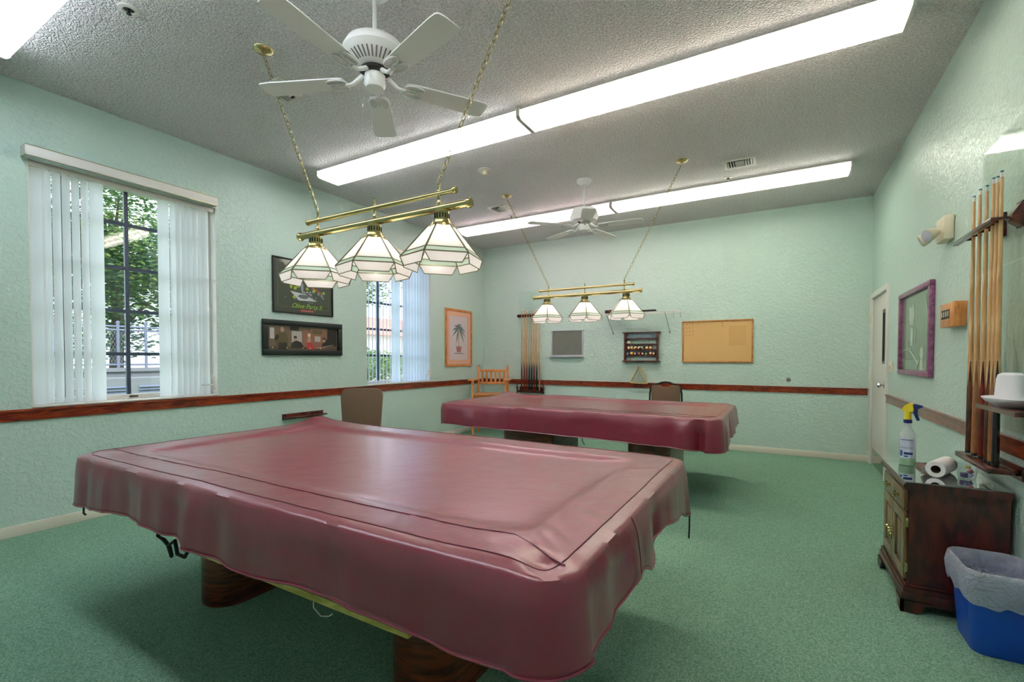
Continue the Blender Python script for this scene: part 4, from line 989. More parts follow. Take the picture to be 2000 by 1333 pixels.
for y0, y1, z0, z1, lb in ((3.135, 3.60, 1.775, 2.44, 'clear wall protector panel behind cue tips on the door wall, reflecting a light'), (2.50, 3.132, 1.775, 2.44, 'clear wall protector panel cut off by the right edge, beside the cue tips'), (2.50, 3.46, 0.95, 1.765, 'lower clear wall protector panel behind the cue shafts on the door wall')):
    bm = NB(); box(bm, (XR-0.0055, y0, z0), (XR-0.0015, y1, z1)); tag(put('clear_panel', bm, M['acrylic'], smooth=0), lb, 'wall panel', 'clear panels on the door wall')

# shelf with hat
t = thing('wall_shelf', (XR, 2.83, 1.06), 'small dark wood wall shelf carrying a white hat at the right edge', 'shelf')
bm = NB(); prism(bm, [(XR-0.001, 3.07), (XR-0.13, 3.07), (XR-0.165, 3.03), (XR-0.165, 2.60), (XR-0.001, 2.60)], 'Z', 1.066, 1.086); put('shelf_board', bm, M['rackwood'], t)
bm = NB(); prism(bm, [(XR-0.001, 1.066), (XR-0.10, 1.066), (XR-0.02, 0.99), (XR-0.001, 0.99)], 'Y', 2.64, 2.66); put('bracket', bm, M['rackwood'], t)
bm = NB(); c = (XR-0.092, 2.875, 1.0875)
lathe(bm, [(0.115, 0.012), (0.14, 0.018), (0.163, 0.034), (0.165, 0.038), (0.160, 0.039), (0.13, 0.026), (0.098, 0.020), (0.093, 0.035), (0.083, 0.12), (0.074, 0.140), (0.05, 0.149), (0, 0.150)], c, 48, sx=0.53, sy=1.0)
lathe(bm, [(0.0, 0.0), (0.09, 0.0), (0.115, 0.012)], c, 48, sx=0.53, sy=1.0)
tag(put('white_hat', bm, mat('white_felt', (232, 230, 234), 0.8)), 'white hat with curled brim on the small wall shelf', 'hat')

# wooden box with displays, emergency light, switch
t = thing('score_counter', (XR, 3.93, 1.50), 'light wooden wall box with four small dials beside the purple framed picture', 'counter box')
bm = NB(); box(bm, (XR-0.062, 3.815, 1.500), (XR-0.001, 4.10, 1.652), bev=0.005); put('case', bm, M['oak'], t)
for k in range(4):
    bm = NB(); y = 4.075-0.03-k*0.042
    box(bm, (XR-0.0645, y-0.016, 1.552), (XR-0.0615, y+0.016, 1.610)); d_ = put('dial', bm, M['black'], t, smooth=0)
    bm = NB(); prism(bm, [(y-0.010, 1.566), (y+0.008, 1.566), (y+0.010, 1.596), (y-0.006, 1.600)], 'X', XR-0.0655, XR-0.0640); put('dial_face', bm, M['ivory'], d_, smooth=0)
t = thing('emergency_light', (XR, 4.2, 2.08), 'ivory emergency light with two lamp heads high on the door wall', 'emergency light')
bm = NB(); box(bm, (XR-0.055, 4.085, 2.085), (XR-0.001, 4.27, 2.245), bev=0.010); put('case', bm, M['ivory'], t)
for y, dz_, sx_ in ((4.23, -0.05, 1), (4.13, -0.03, 1)):
    bm = NB(); d = Vector((-0.75, -0.35 if y < 4.2 else 0.15, -0.35)).normalized(); c = Vector((XR-0.075, y, 2.155+dz_*0.2))
    t_ = bmesh.new(); lathe(t_, [(0, 0.0), (0.022, 0.0), (0.036, 0.035), (0.042, 0.06), (0.042, 0.075)], seg=24); q = Vector((0, 0, 1)).rotation_difference(d)
    t_.transform(Matrix.Translation(c) @ q.to_matrix().to_4x4()); merge(bm, t_); h = put('lamp_head', bm, M['ivory'], t)
    bm = NB(); t_ = bmesh.new(); lathe(t_, [(0, 0.082), (0.02, 0.081), (0.041, 0.076), (0.041, 0.074)], seg=24); t_.transform(Matrix.Translation(c) @ q.to_matrix().to_4x4()); merge(bm, t_)
    put('lens', bm, mat('prismatic_lens', (196, 200, 214), 0.1, 0.5, bump=1.0, bscale=160), h)
t = thing('light_switch', (XR, 6.0, 1.155), 'ivory light switch plate right beside the door frame', 'light switch')
bm = NB(); box(bm, (XR-0.007, 5.93, 1.155), (XR-0.0005, 6.11, 1.268), bev=0.003); put('plate', bm, M['ivory'], t)
for y in (5.975, 6.065):
    bm = NB(); box(bm, (XR-0.016, y-0.008, 1.20), (XR-0.007, y+0.008, 1.225), bev=0.002); put('toggle', bm, M['ivory'], t)

# left wall ledge
t = thing('wall_ledge', (XL, 3.46, 0.61), 'short dark red wooden ledge low on window wall, behind the nearer table', 'ledge')
bm = NB(); box(bm, (XL, 3.20, 0.605), (XL+0.018, 3.73, 0.672), bev=0.003); put('back_plate', bm, M['rackwood'], t)
bm = NB(); box(bm, (XL+0.018, 3.205, 0.622), (XL+0.085, 3.735, 0.638), bev=0.003); put('shelf_board', bm, M['rackwood'], t)

# ------------------------------------------------------------------ chairs
def rr_poly(w, h, r, n=6, taper=0.0):
    out = []
    for cx_, cz_, a in ((w/2-r, r, -PI/2), (w/2-r, h-r, 0), (-w/2+r, h-r, PI/2), (-w/2+r, r, PI)):
        for k in range(n+1):
            u = a+PI/2*k/n; x_, z_ = cx_+r*math.cos(u), cz_+r*math.sin(u); out.append((x_*(1-taper*(1-z_/h)), z_))
    return out
def cushion(bm, poly, y0, y1, puff=0.012):
    cx_ = sum(p[0] for p in poly)/len(poly); cz_ = sum(p[1] for p in poly)/len(poly)
    rings = []
    for f, y in ((0.90, y0), (0.97, y0+puff*0.5), (1.0, (y0+y1)/2), (0.97, y1-puff*0.5), (0.90, y1)):
        rings.append([bm.verts.new((cx_+(p[0]-cx_)*f, y, cz_+(p[1]-cz_)*f)) for p in poly])
    bm.faces.new(rings[0]); bm.faces.new(rings[-1][::-1])
    n = len(poly)
    for a, b in zip(rings, rings[1:]):
        for k in range(n): bm.faces.new((a[k], a[(k+1) % n], b[(k+1) % n], b[k]))
# task chair near the window wall, its back rest facing the camera
t = thing('task_chair', (-3.72, 3.36, 0), 'brown fabric task chair between the nearer table and window wall', 'chair', rz=math.radians(44))
bm = NB(); cushion(bm, rr_poly(0.43, 0.46, 0.085, 7, 0.14), -0.03, 0.03); bm.transform(Matrix.Translation((0, 0.0, 0.53)) @ Matrix.Rotation(math.radians(-6), 4, 'X')); put('backrest', bm, M['fabric'], t, local=True)
bm = NB(); cushion(bm, rr_poly(0.46, 0.44, 0.10, 7), -0.035, 0.035); bm.transform(Matrix.Translation((0, -0.46, 0.44)) @ Matrix.Rotation(math.radians(-90), 4, 'X')); put('seat', bm, M['fabric'], t, local=True)
bm = NB(); tube(bm, [(0, -0.20, 0.40), (0, 0.02, 0.40), (0, 0.07, 0.46), (0, 0.05, 0.66)], 0.018, 8); put('back_support', bm, M['black'], t, local=True)
bm = NB(); tube(bm, [(0, -0.24, 0.10), (0, -0.24, 0.41)], 0.028, 12); put('gas_column', bm, M['black'], t, local=True)
for k in range(5):
    a = 2*PI*k/5+0.3; bm = NB(); tube(bm, [(0, -0.24, 0.115), (0.27*math.cos(a), -0.24+0.27*math.sin(a), 0.075)], 0.018, 8, rs=[0.024, 0.014]); l_ = put('base_arm', bm, M['black'], t, local=True)
    bm = NB(); lathe(bm, [(0, -0.02), (0.027, -0.02), (0.0275, 0.02), (0, 0.02)], (0.27*math.cos(a), -0.24+0.27*math.sin(a), 0.0275), 16, 'X'); put('caster', bm, M['black'], l_, local=True)

# banquet chair with grip hole at the far wall
t = thing('stacking_chair', (-1.38, 6.60, 0), 'brown banquet chair with black frame and hand grip against the far wall', 'chair', rz=math.radians(8))
bm = NB(); w = 0.215
fr_pts = [(w-0.02, -0.0, 0.44), (w+0.004, 0.0, 0.60), (w, 0.0, 0.80), (w-0.015, 0, 0.88), (w-0.055, 0, 0.925), (0.09, 0, 0.94), (0.06, 0, 0.955), (0, 0, 0.962), (-0.06, 0, 0.955), (-0.09, 0, 0.94), (-w+0.055, 0, 0.925), (-w+0.015, 0, 0.88), (-w, 0, 0.80), (-w-0.004, 0, 0.60), (-w+0.02, 0, 0.44)]
tube(bm, fr_pts, 0.013, 8); bm.transform(Matrix.Translation((0, 0.20, 0))); put('back_frame', bm, M['black'], t, local=True)
bm = NB(); poly = rr_poly(0.405, 0.42, 0.05, 6, 0.08)
poly = [(x_, z_ - (0.035*math.exp(-(x_/0.07)**2) if z_ > 0.40 else 0)) for x_, z_ in poly]
out = []
for a, b in zip(poly, poly[1:]+poly[:1]):
    out.append(a)
    if a[1] > 0.41 and b[1] > 0.41 and abs(a[0]-b[0]) > 0.1:
        for k in range(1, 12):
            x_ = a[0]+(b[0]-a[0])*k/12; out.append((x_, a[1]-0.032*math.exp(-(x_/0.065)**4)))
cushion(bm, out, -0.025, 0.025); bm.transform(Matrix.Translation((0, 0.20, 0.505))); put('backrest', bm, M['fabric'], t, local=True)
bm = NB(); cushion(bm, rr_poly(0.42, 0.42, 0.06), -0.035, 0.035); bm.transform(Matrix.Translation((0, -0.24, 0.445)) @ Matrix.Rotation(math.radians(-90), 4, 'X')); put('seat', bm, M['fabric'], t, local=True)
for sx_ in (-1, 1):
    for y_, yb2 in ((-0.19, -0.21), (0.18, 0.24)):
        bm = NB(); tube(bm, [(sx_*0.19, y_, 0.43), (sx_*0.205, yb2, 0.0)], 0.011, 8); put('leg', bm, M['black'], t, local=True)

# oak spectator chair in the corner (local y- is the front)
t = thing('oak_armchair', (-4.28, 6.72, 0), 'tall slatted honey oak armchair in the far left corner', 'chair', rz=math.radians(24))
O = M['oak']
for sx_ in (-1, 1):
    bm = NB(); box(bm, (sx_*0.255-0.019, 0.16, 0), (sx_*0.255+0.019, 0.198, 1.145), bev=0.004); box(bm, (sx_*0.255-0.015, 0.164, 1.145), (sx_*0.255+0.015, 0.194, 1.158)); lathe(bm, [(0.012, 0), (0.02, 0.012), (0.012, 0.024), (0, 0.026)], (sx_*0.255, 0.179, 1.156), 4, a0=PI/4); put('back_post', bm, O, t, local=True)
    bm = NB(); box(bm, (sx_*0.275-0.020, -0.30, 0), (sx_*0.275+0.020, -0.26, 0.925), bev=0.004); put('front_post', bm, O, t, local=True)
    bm = NB(); box(bm, (sx_*0.29-0.055, -0.34, 0.925), (sx_*0.29+0.055, 0.16, 0.948), bev=0.008); put('armrest', bm, O, t, local=True)
    bm = NB(); box(bm, (sx_*0.262-0.012, -0.26, 0.20), (sx_*0.262+0.012, 0.16, 0.24)); box(bm, (sx_*0.262-0.012, -0.26, 0.60), (sx_*0.262+0.012, 0.16, 0.68)); put('side_rail', bm, O, t, local=True)
bm = NB(); box(bm, (-0.236, 0.168, 1.06), (0.236, 0.190, 1.105), bev=0.003); put('top_rail', bm, O, t, local=True)
bm = NB(); box(bm, (-0.236, 0.168, 0.845), (0.236, 0.190, 0.885), bev=0.003); put('lower_rail', bm, O, t, local=True)
for k in range(6):
    x_ = -0.19+k*0.076; bm = NB(); box(bm, (x_-0.017, 0.172, 0.885), (x_+0.017, 0.186, 1.06)); put('back_slat', bm, O, t, local=True, smooth=0)
bm = NB(); box(bm, (-0.255, -0.31, 0.68), (0.255, 0.17, 0.705), bev=0.006); box(bm, (-0.25, -0.285, 0.62), (0.25, -0.265, 0.68)); put('seat', bm, O, t, local=True)
bm = NB(); box(bm, (-0.255, -0.33, 0.27), (0.255, -0.27, 0.295), bev=0.004); put('foot_rest', bm, O, t, local=True)

# ------------------------------------------------------------------ cabinet and things on it
X0, X1, Y0, Y1 = 0.583, XR-0.018, 3.085, 3.655
t = thing('cabinet', (0.77, 3.37, 0), 'low mahogany cabinet with drawer and two doors against the door wall', 'cabinet')
W, O_ = M['darkwood'], M['olivewood']
bm = NB(); box(bm, (X0, Y0, 0.12), (X1, Y1, 0.628)); put('body', bm, W, t, smooth=0)
bm = NB(); prism(bm, [(X0-0.030, 0.640), (X0-0.028, 0.656), (X0-0.018, 0.664), (X1, 0.664), (X1, 0.628), (X0-0.006, 0.628), (X0-0.022, 0.632)], 'Y', Y0-0.028, Y1+0.028); put('top', bm, W, t, smooth=30)
bm = NB()
for lo, hi in (((X0-0.022, Y0-0.022, 0.045), (X1, Y0, 0.125)), ((X0-0.022, Y0, 0.045), (X0, Y1, 0.125)), ((X0-0.022, Y1, 0.045), (X1, Y1+0.022, 0.125))): box(bm, lo, hi)
for lo, hi in (((X0-0.030, Y0-0.030, 0.06), (X1, Y0-0.020, 0.10)), ((X0-0.030, Y0-0.020, 0.06), (X0-0.020, Y1+0.03, 0.10))): box(bm, lo, hi, 0, 0.004)
box(bm, (X0-0.012, Y0-0.012, 0.125), (X1, Y1+0.012, 0.138), 0, 0.004)
put('plinth', bm, W, t)
for (fx, fy, dx, dy) in ((X0-0.035, Y0-0.035, 1, 1), (X0-0.035, Y1+0.035, 1, -1), (X1, Y0-0.035, -1, 1)):
    bm = NB()
    prism(bm, [(fy, 0.0), (fy, 0.06), (fy+dy*0.13, 0.06), (fy+dy*0.10, 0.045), (fy+dy*0.085, 0.012), (fy+dy*0.07, 0.0)], 'X', min(fx, fx+dx*0.015), max(fx, fx+dx*0.015))
    prism(bm, [(fx, 0.0), (fx, 0.06), (fx+dx*0.13, 0.06), (fx+dx*0.10, 0.045), (fx+dx*0.085, 0.012), (fx+dx*0.07, 0.0)], 'Y', min(fy, fy+dy*0.015), max(fy, fy+dy*0.015))
    put('bracket_foot', bm, W, t)
def pull(parent, y, z):
    bm = NB(); lathe(bm, [(0.014, 0.0), (0.012, -0.004), (0.005, -0.006), (0.004, -0.018), (0, -0.02)], (X0-0.018, y, z), 12, 'X')
    tube(bm, [(X0-0.034, y-0.026, z+0.006), (X0-0.036, y-0.022, z-0.014), (X0-0.037, y, z-0.022), (X0-0.036, y+0.022, z-0.014), (X0-0.034, y+0.026, z+0.006)], 0.0035, 6)
    box(bm, (X0-0.021, y-0.034, z-0.004), (X0-0.018, y+0.034, z+0.012), 0, 0.001); tube(bm, [(X0-0.02, y-0.026, z+0.006), (X0-0.036, y-0.026, z+0.006)], 0.004, 6); tube(bm, [(X0-0.02, y+0.026, z+0.006), (X0-0.036, y+0.026, z+0.006)], 0.004, 6)
    put('handle', bm, M['dullbrass'], parent)
bm = NB(); box(bm, (X0-0.018, Y0+0.02, 0.505), (X0, Y1-0.02, 0.612), bev=0.004); d_ = put('drawer', bm, O_, t); pull(d_, Y0+0.17, 0.56); pull(d_, Y1-0.17, 0.56)
ym = (Y0+Y1)/2
for s, (a, b) in enumerate(((Y0+0.02, ym-0.003), (ym+0.003, Y1-0.02))):
    bm = NB(); framebox(bm, 'X', X0-0.018, X0, a, b, 0.150, 0.495, 0.055, 0, 0.003); box(bm, (X0-0.006, a+0.055, 0.205), (X0, b-0.055, 0.44)); box(bm, (X0-0.014, a+0.075, 0.225), (X0-0.006, b-0.075, 0.42), 0, 0.005)
    d_ = put('cabinet_door', bm, O_, t)
    y = b-0.022 if s == 0 else a+0.022
    bm = NB(); box(bm, (X0-0.021, y-0.010, 0.285), (X0-0.018, y+0.010, 0.375), 0, 0.001); lathe(bm, [(0.004, 0), (0.004, -0.012), (0.010, -0.018), (0.008, -0.026), (0, -0.028)], (X0-0.02, y, 0.335), 12, 'X'); lathe(bm, [(0, 0), (0.006, 0.006), (0.004, 0.02), (0.007, 0.03), (0, 0.04)], (X0-0.03, y, 0.275), 10)
    put('handle', bm, M['brass'], d_)
    yh = a if s == 0 else b
    for z in (0.19, 0.425):
        bm = NB(); box(bm, (X0-0.012, yh-0.012, z), (X0+0.004, yh+0.0, z+0.05), 0, 0.002); tube(bm, [(X0-0.010, yh-0.008, z-0.008), (X0-0.010, yh-0.008, z+0.058)], 0.004, 8); put('hinge', bm, M['brass'], d_)
bm = NB(); box(bm, (X0-0.022, Y0-0.022, 0.6645), (X1-0.004, Y1+0.02, 0.6695), bev=0.001); tag(put('glass_sheet', bm, M['glasstop'], smooth=0), 'sheet of glass lying on the top of the mahogany cabinet', 'glass top')
ZT = 0.670

# spray bottle
cx, cy = 0.655, 3.545
t = thing('spray_bottle', (cx, cy, ZT), 'spray bottle with yellow and blue trigger head on the cabinet', 'spray bottle')
bm = NB(); lathe(bm, [(0, 0.002), (0.036, 0.002), (0.0395, 0.008), (0.0395, 0.165), (0.037, 0.180), (0.022, 0.215), (0.0165, 0.235), (0.0165, 0.252)], (cx, cy, ZT), 32); put('bottle', bm, M['bottle'], t)
bm = NB(); lathe(bm, [(0, 0.004), (0.034, 0.004), (0.0375, 0.010), (0.0375, 0.062), (0, 0.062)], (cx, cy, ZT), 32); put('green_liquid', bm, M['greenliquid'], t)
def wrap_patch(bm, a, b, z0, z1, r, mi):
    n = 14; g = [[bm.verts.new((cx+r*math.cos(a+(b-a)*k/n), cy+r*math.sin(a+(b-a)*k/n), ZT+z)) for k in range(n+1)] for z in (z0, z1)]
    for k in range(n): f = bm.faces.new((g[0][k], g[0][k+1], g[1][k+1], g[1][k])); f.material_index = mi
fa = math.atan2(-cy, -cx)
bm = NB(); wrap_patch(bm, fa-0.95, fa+0.95, 0.045, 0.160, 0.0402, 0)
wrap_patch(bm, fa-0.9, fa+0.6, 0.150, 0.156, 0.0405, 1); wrap_patch(bm, fa-0.9, fa+0.6, 0.100, 0.112, 0.0405, 3)
wrap_patch(bm, fa-0.9, fa-0.55, 0.055, 0.090, 0.0405, 2); wrap_patch(bm, fa-0.4, fa+0.65, 0.066, 0.080, 0.0405, 4); wrap_patch(bm, fa-0.4, fa+0.1, 0.052, 0.060, 0.0405, 2)
put('label', bm, [M['label'], mat('label_line', (96, 100, 150), 0.5), M['labelblue'], mat('label_text_grey', (176, 182, 206), 0.5), M['labelnavy']], t, smooth=0)
bm = NB(); lathe(bm, [(0.0165, 0.248), (0.0205, 0.250), (0.0205, 0.268), (0.016, 0.270)], (cx, cy, ZT), 24); put('collar', bm, M['blueplastic'], t)
bm = NB(); lathe(bm, [(0.016, 0.268), (0.0165, 0.31), (0.0155, 0.325)], (cx, cy, ZT), 24)
u = Vector((0.80, -0.6, 0)).normalized()
def sp(pts, w, bm):
    q = Matrix(((u.x, -u.y, 0, cx), (u.y, u.x, 0, cy), (0, 0, 1, ZT), (0, 0, 0, 1))); t_ = bmesh.new(); prism(t_, pts, 'Y', -w, w); bmesh.ops.bevel(t_, geom=t_.edges[:], offset=0.002, segments=2, affect='EDGES'); t_.transform(q); merge(bm, t_)
sp([(-0.024, 0.318), (0.030, 0.318), (0.034, 0.335), (0.026, 0.362), (0.010, 0.368), (-0.010, 0.354), (-0.026, 0.332)], 0.013, bm)
put('spray_head', bm, M['yellowplastic'], t)
bm = NB(); sp([(0.028, 0.330), (0.040, 0.326), (0.052, 0.340), (0.070, 0.346), (0.070, 0.356), (0.050, 0.362), (0.030, 0.364)], 0.010, bm); put('nozzle', bm, M['blueplastic'], t)
bm = NB(); sp([(0.030, 0.330), (0.046, 0.335), (0.044, 0.308), (0.058, 0.270), (0.047, 0.266), (0.030, 0.305)], 0.007, bm); put('trigger', bm, M['blueplastic'], t)

# paper towel roll lying on its side
t = thing('paper_towel_roll', (0.735, 3.33, ZT), 'white paper towel roll lying on its side on the cabinet', 'paper towel')
bm = NB(); R = 0.043
d = Vector((0.42, 0.90, 0)).normalized(); q = Vector((0, 0, 1)).rotation_difference(d).to_matrix().to_4x4(); org = Matrix.Translation((0.715, 3.235, ZT+R+0.001))
t_ = bmesh.new(); lathe(t_, [(0.021, 0.0), (R-0.003, 0.0), (R, 0.004), (R, 0.216), (R-0.003, 0.22), (0.021, 0.22), (0.021, 0.0)], seg=36); t_.transform(org @ q); merge(bm, t_); put('roll', bm, M['paper'], t)
bm = NB(); t_ = bmesh.new(); lathe(t_, [(0.0205, 0.002), (0.0195, 0.002), (0.0195, 0.218), (0.0205, 0.218)], seg=24); t_.transform(org @ q); merge(bm, t_); put('cardboard_core', bm, mat('cardboard', (120, 104, 84), 0.9), t)
bm = NB(); lat = Vector((-d.y, d.x, 0)); c0 = Vector((0.715, 3.235, ZT+R+0.001))
g = []
for k in range(9):
    f = k/8; a = PI/2+f*0.55
    p = lat*((R+0.002)*math.sin(0.9+f*0.9)+f*0.018) + Vector((0, 0, (R+0.002)*math.cos(0.9+f*1.6)*(1-f*0.0)))
    if p.z < -R+0.001: p.z = -R+0.001
    g.append([bm.verts.new(c0+p+d*0.003), bm.verts.new(c0+p+d*0.217)])
for a, b in zip(g, g[1:]): bm.faces.new((a[0], b[0], b[1], a[1]))
put('loose_sheet', bm, M['paper'], t)

# clear cup with little things
cx2, cy2 = 0.850, 3.285
bm = NB(); lathe(bm, [(0, 0.001), (0.032, 0.001), (0.034, 0.003), (0.045, 0.085), (0.047, 0.087)], (cx2, cy2, ZT), 28); tag(put('plastic_cup', bm, M['cupclear']), 'clear plastic cup of small bits on the cabinet under the cue rack', 'cup')
for k, (col, dx, dy, dz, s) in enumerate((((120, 120, 160), -0.010, -0.006, 0.020, 0.015), ((140, 146, 176), 0.008, -0.006, 0.020, 0.013), ((214, 150, 160), 0.014, 0.004, 0.040, 0.011), ((186, 176, 90), 0.004, 0.0, 0.062, 0.009))):
    bm = NB(); obox(bm, (cx2+dx, cy2+dy, ZT+dz), (s*2, s*1.7, s*1.6), Matrix.Rotation(k*0.8+0.3, 3, 'Z') @ Matrix.Rotation(k*0.5, 3, 'X'), 0, 0.002)
    tag(put('chalk_cube', bm, mat('bit_%d' % k, col, 0.8)), ('dark lilac', 'grey-blue', 'pink', 'yellow-green')[k]+' small chalk piece inside the clear plastic cup', 'chalk', 'bits inside the plastic cup')

# bin
def rrect(x0, x1, y0, y1, r, n=7):
    out = []
    for cx_, cy_, a in ((x1-r, y0+r, -PI/2), (x1-r, y1-r, 0), (x0+r, y1-r, PI/2), (x0+r, y0+r, PI)):
        for k in range(n+1): u_ = a+PI/2*k/n; out.append((cx_+r*math.cos(u_), cy_+r*math.sin(u_)))
    return out
t = thing('waste_bin', (0.85, 2.89, 0), 'blue rectangular waste bin with a white liner beside the cabinet', 'waste bin')
def loft(bm, rings, cap0=False, cap1=False):
    vs_ = [[bm.verts.new(p) for p in rg] for rg in rings]; n_ = len(vs_[0])
    for a, b in zip(vs_, vs_[1:]):
        for k in range(n_): bm.faces.new((a[k], a[(k+1) % n_], b[(k+1) % n_], b[k]))
    if cap0: bm.faces.new(vs_[0][::-1])
    if cap1: bm.faces.new(vs_[-1])
def rr3(x0, x1, y0, y1, r, z): return [(p[0], p[1], z) for p in rrect(x0, x1, y0, y1, r)]
bm = NB()
loft(bm, [rr3(0.752, 0.945, 2.772, 3.010, 0.045, 0.0), rr3(0.748, 0.948, 2.768, 3.014, 0.048, 0.006), rr3(0.722, 0.968, 2.728, 3.046, 0.055, 0.365), rr3(0.726, 0.964, 2.732, 3.042, 0.052, 0.365), rr3(0.756, 0.941, 2.776, 3.006, 0.042, 0.008)], True, True)
put('bin_body', bm, M['bin'], t)
bm = NB(); rings = []
base_r = [rr3(0.722, 0.968, 2.728, 3.046, 0.055, 0)]
def lring(off, z, amp, seed, zw=0.0):
    out = []
    src = rrect(0.720-off, 0.9705+min(off, 0.0), 2.726-off, 3.048+off, 0.056+max(off, 0)); n_ = len(src)
    dense = []
    for i in range(n_):
        a, b = src[i], src[(i+1) % n_]; m_ = max(1, int(math.hypot(b[0]-a[0], b[1]-a[1])/0.012))
        dense.append((a, b))
    tot = 0; segl = [math.hypot(b[0]-a[0], b[1]-a[1]) for a, b in dense]; L = sum(segl); N_ = 110
    i = 0; acc = 0
    for k in range(N_):
        s_ = L*k/N_
        while acc+segl[i] < s_: acc += segl[i]; i += 1
        f = (s_-acc)/segl[i]; a, b = dense[i]; x, y = a[0]+(b[0]-a[0])*f, a[1]+(b[1]-a[1])*f
        an = 2*PI*k/N_; w = amp*(noise.noise(Vector((math.cos(an)*5, math.sin(an)*5, seed)))+0.6*noise.noise(Vector((math.cos(an)*12, math.sin(an)*12, seed+z*20))))
        cx_, cy_ = 0.845, 2.887; dv = Vector((x-cx_, y-cy_)).normalized()
        zz = z+zw*noise.noise(Vector((math.cos(an)*2.2, math.sin(an)*2.2, seed+9)))
        xx = min(x+dv.x*w, XR-0.004)
        out.append((xx, y+dv.y*w, zz))
    return out
loft(bm, [lring(-0.062, 0.08, 0.008, 2), lring(-0.040, 0.20, 0.009, 2), lring(-0.018, 0.32, 0.005, 2), lring(-0.008, 0.372, 0.001, 2), lring(0.002, 0.379, 0.001, 2), lring(0.010, 0.372, 0.002, 2), lring(0.014, 0.350, 0.004, 2, 0.0), lring(0.018, 0.320, 0.005, 2, 0.012), lring(0.017, 0.285, 0.006, 2, 0.03), lring(0.010, 0.25, 0.005, 2, 0.05), lring(0.006, 0.235, 0.004, 2, 0.055)], True)
put('bin_liner', bm, M['liner'], t, smooth=60)

# ------------------------------------------------------------------ outdoors
g_mat = mat('lawn', (112, 138, 74), 0.95, var=0.2, vscale=3); conc = mat('concrete', (136, 134, 140), 0.85, var=0.06, vscale=4)
bm = NB(); box(bm, (-60, -30, -0.25), (XL-T-0.01, 60, -0.15)); struct(put('ground', bm, g_mat, smooth=0), 'lawn and ground outside the windows', 'ground')
bm = NB(); box(bm, (-10.4, -2, -0.15), (-10.0, 8.0, 1.06)); box(bm, (-10.45, -2, 1.06), (-9.95, 8.0, 1.12)); struct(put('garden_wall', bm, conc, smooth=0), 'pale concrete retaining wall outside the near window', 'wall')
t = thing('metal_fence', (-10.2, 4.0, 1.12), 'grey metal fence on the wall outside the near window', 'fence')
fm = mat('fence_grey', (116, 120, 142), 0.5)
bm = NB()
for z in (1.86, 1.80, 1.18): tube(bm, [(-10.2, 0.5, z), (-10.2, 4.85, z)], 0.018, 6)
put('rails', bm, fm, t)
for k in range(9):
    y = 1.15+k*0.42; bm = NB(); tube(bm, [(-10.2, y, 1.12), (-10.2, y, 1.92)], 0.024, 8); ball(bm, (-10.2, y, 1.93), 0.034, sub=1); put('post', bm, fm, t)
bm = NB(); n = 90
for k in range(n):
    y = 0.5+k*4.35/n
    tube(bm, [(-10.2, y, 1.18), (-10.2, y+0.30, 1.80)], 0.0025, 3); tube(bm, [(-10.2, y+0.30, 1.18), (-10.2, y, 1.80)], 0.0025, 3)
put('mesh_infill', bm, fm, t)
t = thing('louvred_enclosure', (-8.9, 3.4, -0.15), 'pale enclosure with dark louvred panels outside the near window', 'enclosure')
bm = NB(); box(bm, (-9.4, 1.2, -0.15), (-8.95, 5.8, 0.98)); put('body', bm, conc, t, smooth=0)
lm = mat('louvre_grey', (112, 118, 138), 0.5)
for k in range(8):
    y = 1.4+k*0.52; bm = NB()
    for z in range(14): obox(bm, (-8.93, y+0.19, 0.22+z*0.048), (0.04, 0.38, 0.006), Matrix.Rotation(0.7, 3, 'Y'))
    put('louvre_panel', bm, lm, t, smooth=0)
leafA = translucent('leaf_green', (74, 108, 58), 0.35, 0.5); leafB = translucent('leaf_yellow_green', (128, 150, 76), 0.35, 0.5); leafD = translucent('leaf_deep', (46, 74, 52), 0.3, 0.5); bark = mat('bark', (92, 80, 70), 0.9, bump=0.5, bscale=20)
def tree(name, x, y, h, crown, n, label, cz=0.62, low=None, size=0.11, seed=1, mats=None, cat='tree'):
    rr = random.Random(seed); t = thing(name, (x, y, -0.15), label, cat, 'trees outside the windows')
    if cat == 'tree':
        bm = NB(); tube(bm, [(x, y, -0.15), (x+0.1, y+0.05, h*0.4), (x-0.05, y, h*0.8)], 0.12, 8, rs=[0.16, 0.12, 0.05])
        for k in range(7):
            a = rr.uniform(0, 2*PI); z = h*rr.uniform(0.3, 0.6); tube(bm, [(x+0.05, y, z), (x+math.cos(a)*crown*0.4, y+math.sin(a)*crown*0.4, z+0.7), (x+math.cos(a)*crown*0.8, y+math.sin(a)*crown*0.8, z+1.2)], 0.05, 6, rs=[0.06, 0.035, 0.012])
        put('trunk', bm, bark, t)
    bm = NB(); cl = [(rr.gauss(0, 0.45), rr.gauss(0, 0.45), rr.gauss(0, 0.4)) for _ in range(34)]
    for k in range(n):
        c = rr.choice(cl); p = Vector((x+crown*(c[0]+rr.gauss(0, 0.16)), y+crown*(c[1]+rr.gauss(0, 0.16)), h*cz+h*0.42*(c[2]+rr.gauss(0, 0.14))))
        if low is not None and p.z < low: p.z = low+rr.random()*0.4
        s = size*rr.uniform(0.6, 1.3); q = Matrix.Rotation(rr.uniform(0, 6.28), 3, 'Z') @ Matrix.Rotation(rr.uniform(-1.2, 1.2), 3, 'X')
        v = [bm.verts.new(p+q @ Vector(w)*s) for w in ((-0.5, 0, 0), (0, -0.28, 0.04), (0.6, 0, 0), (0, 0.28, 0.04))]
        f = bm.faces.new(v); f.material_index = 0 if rr.random() < 0.6 else (1 if rr.random() < 0.7 else 2)
    put('foliage', bm, mats or [leafA, leafB, leafD], t, smooth=0, fix=False)
tree('leafy_tree', -13.0, 4.6, 5.6, 2.3, 15000, 'big leafy green tree filling the near window view', seed=2, low=1.3)
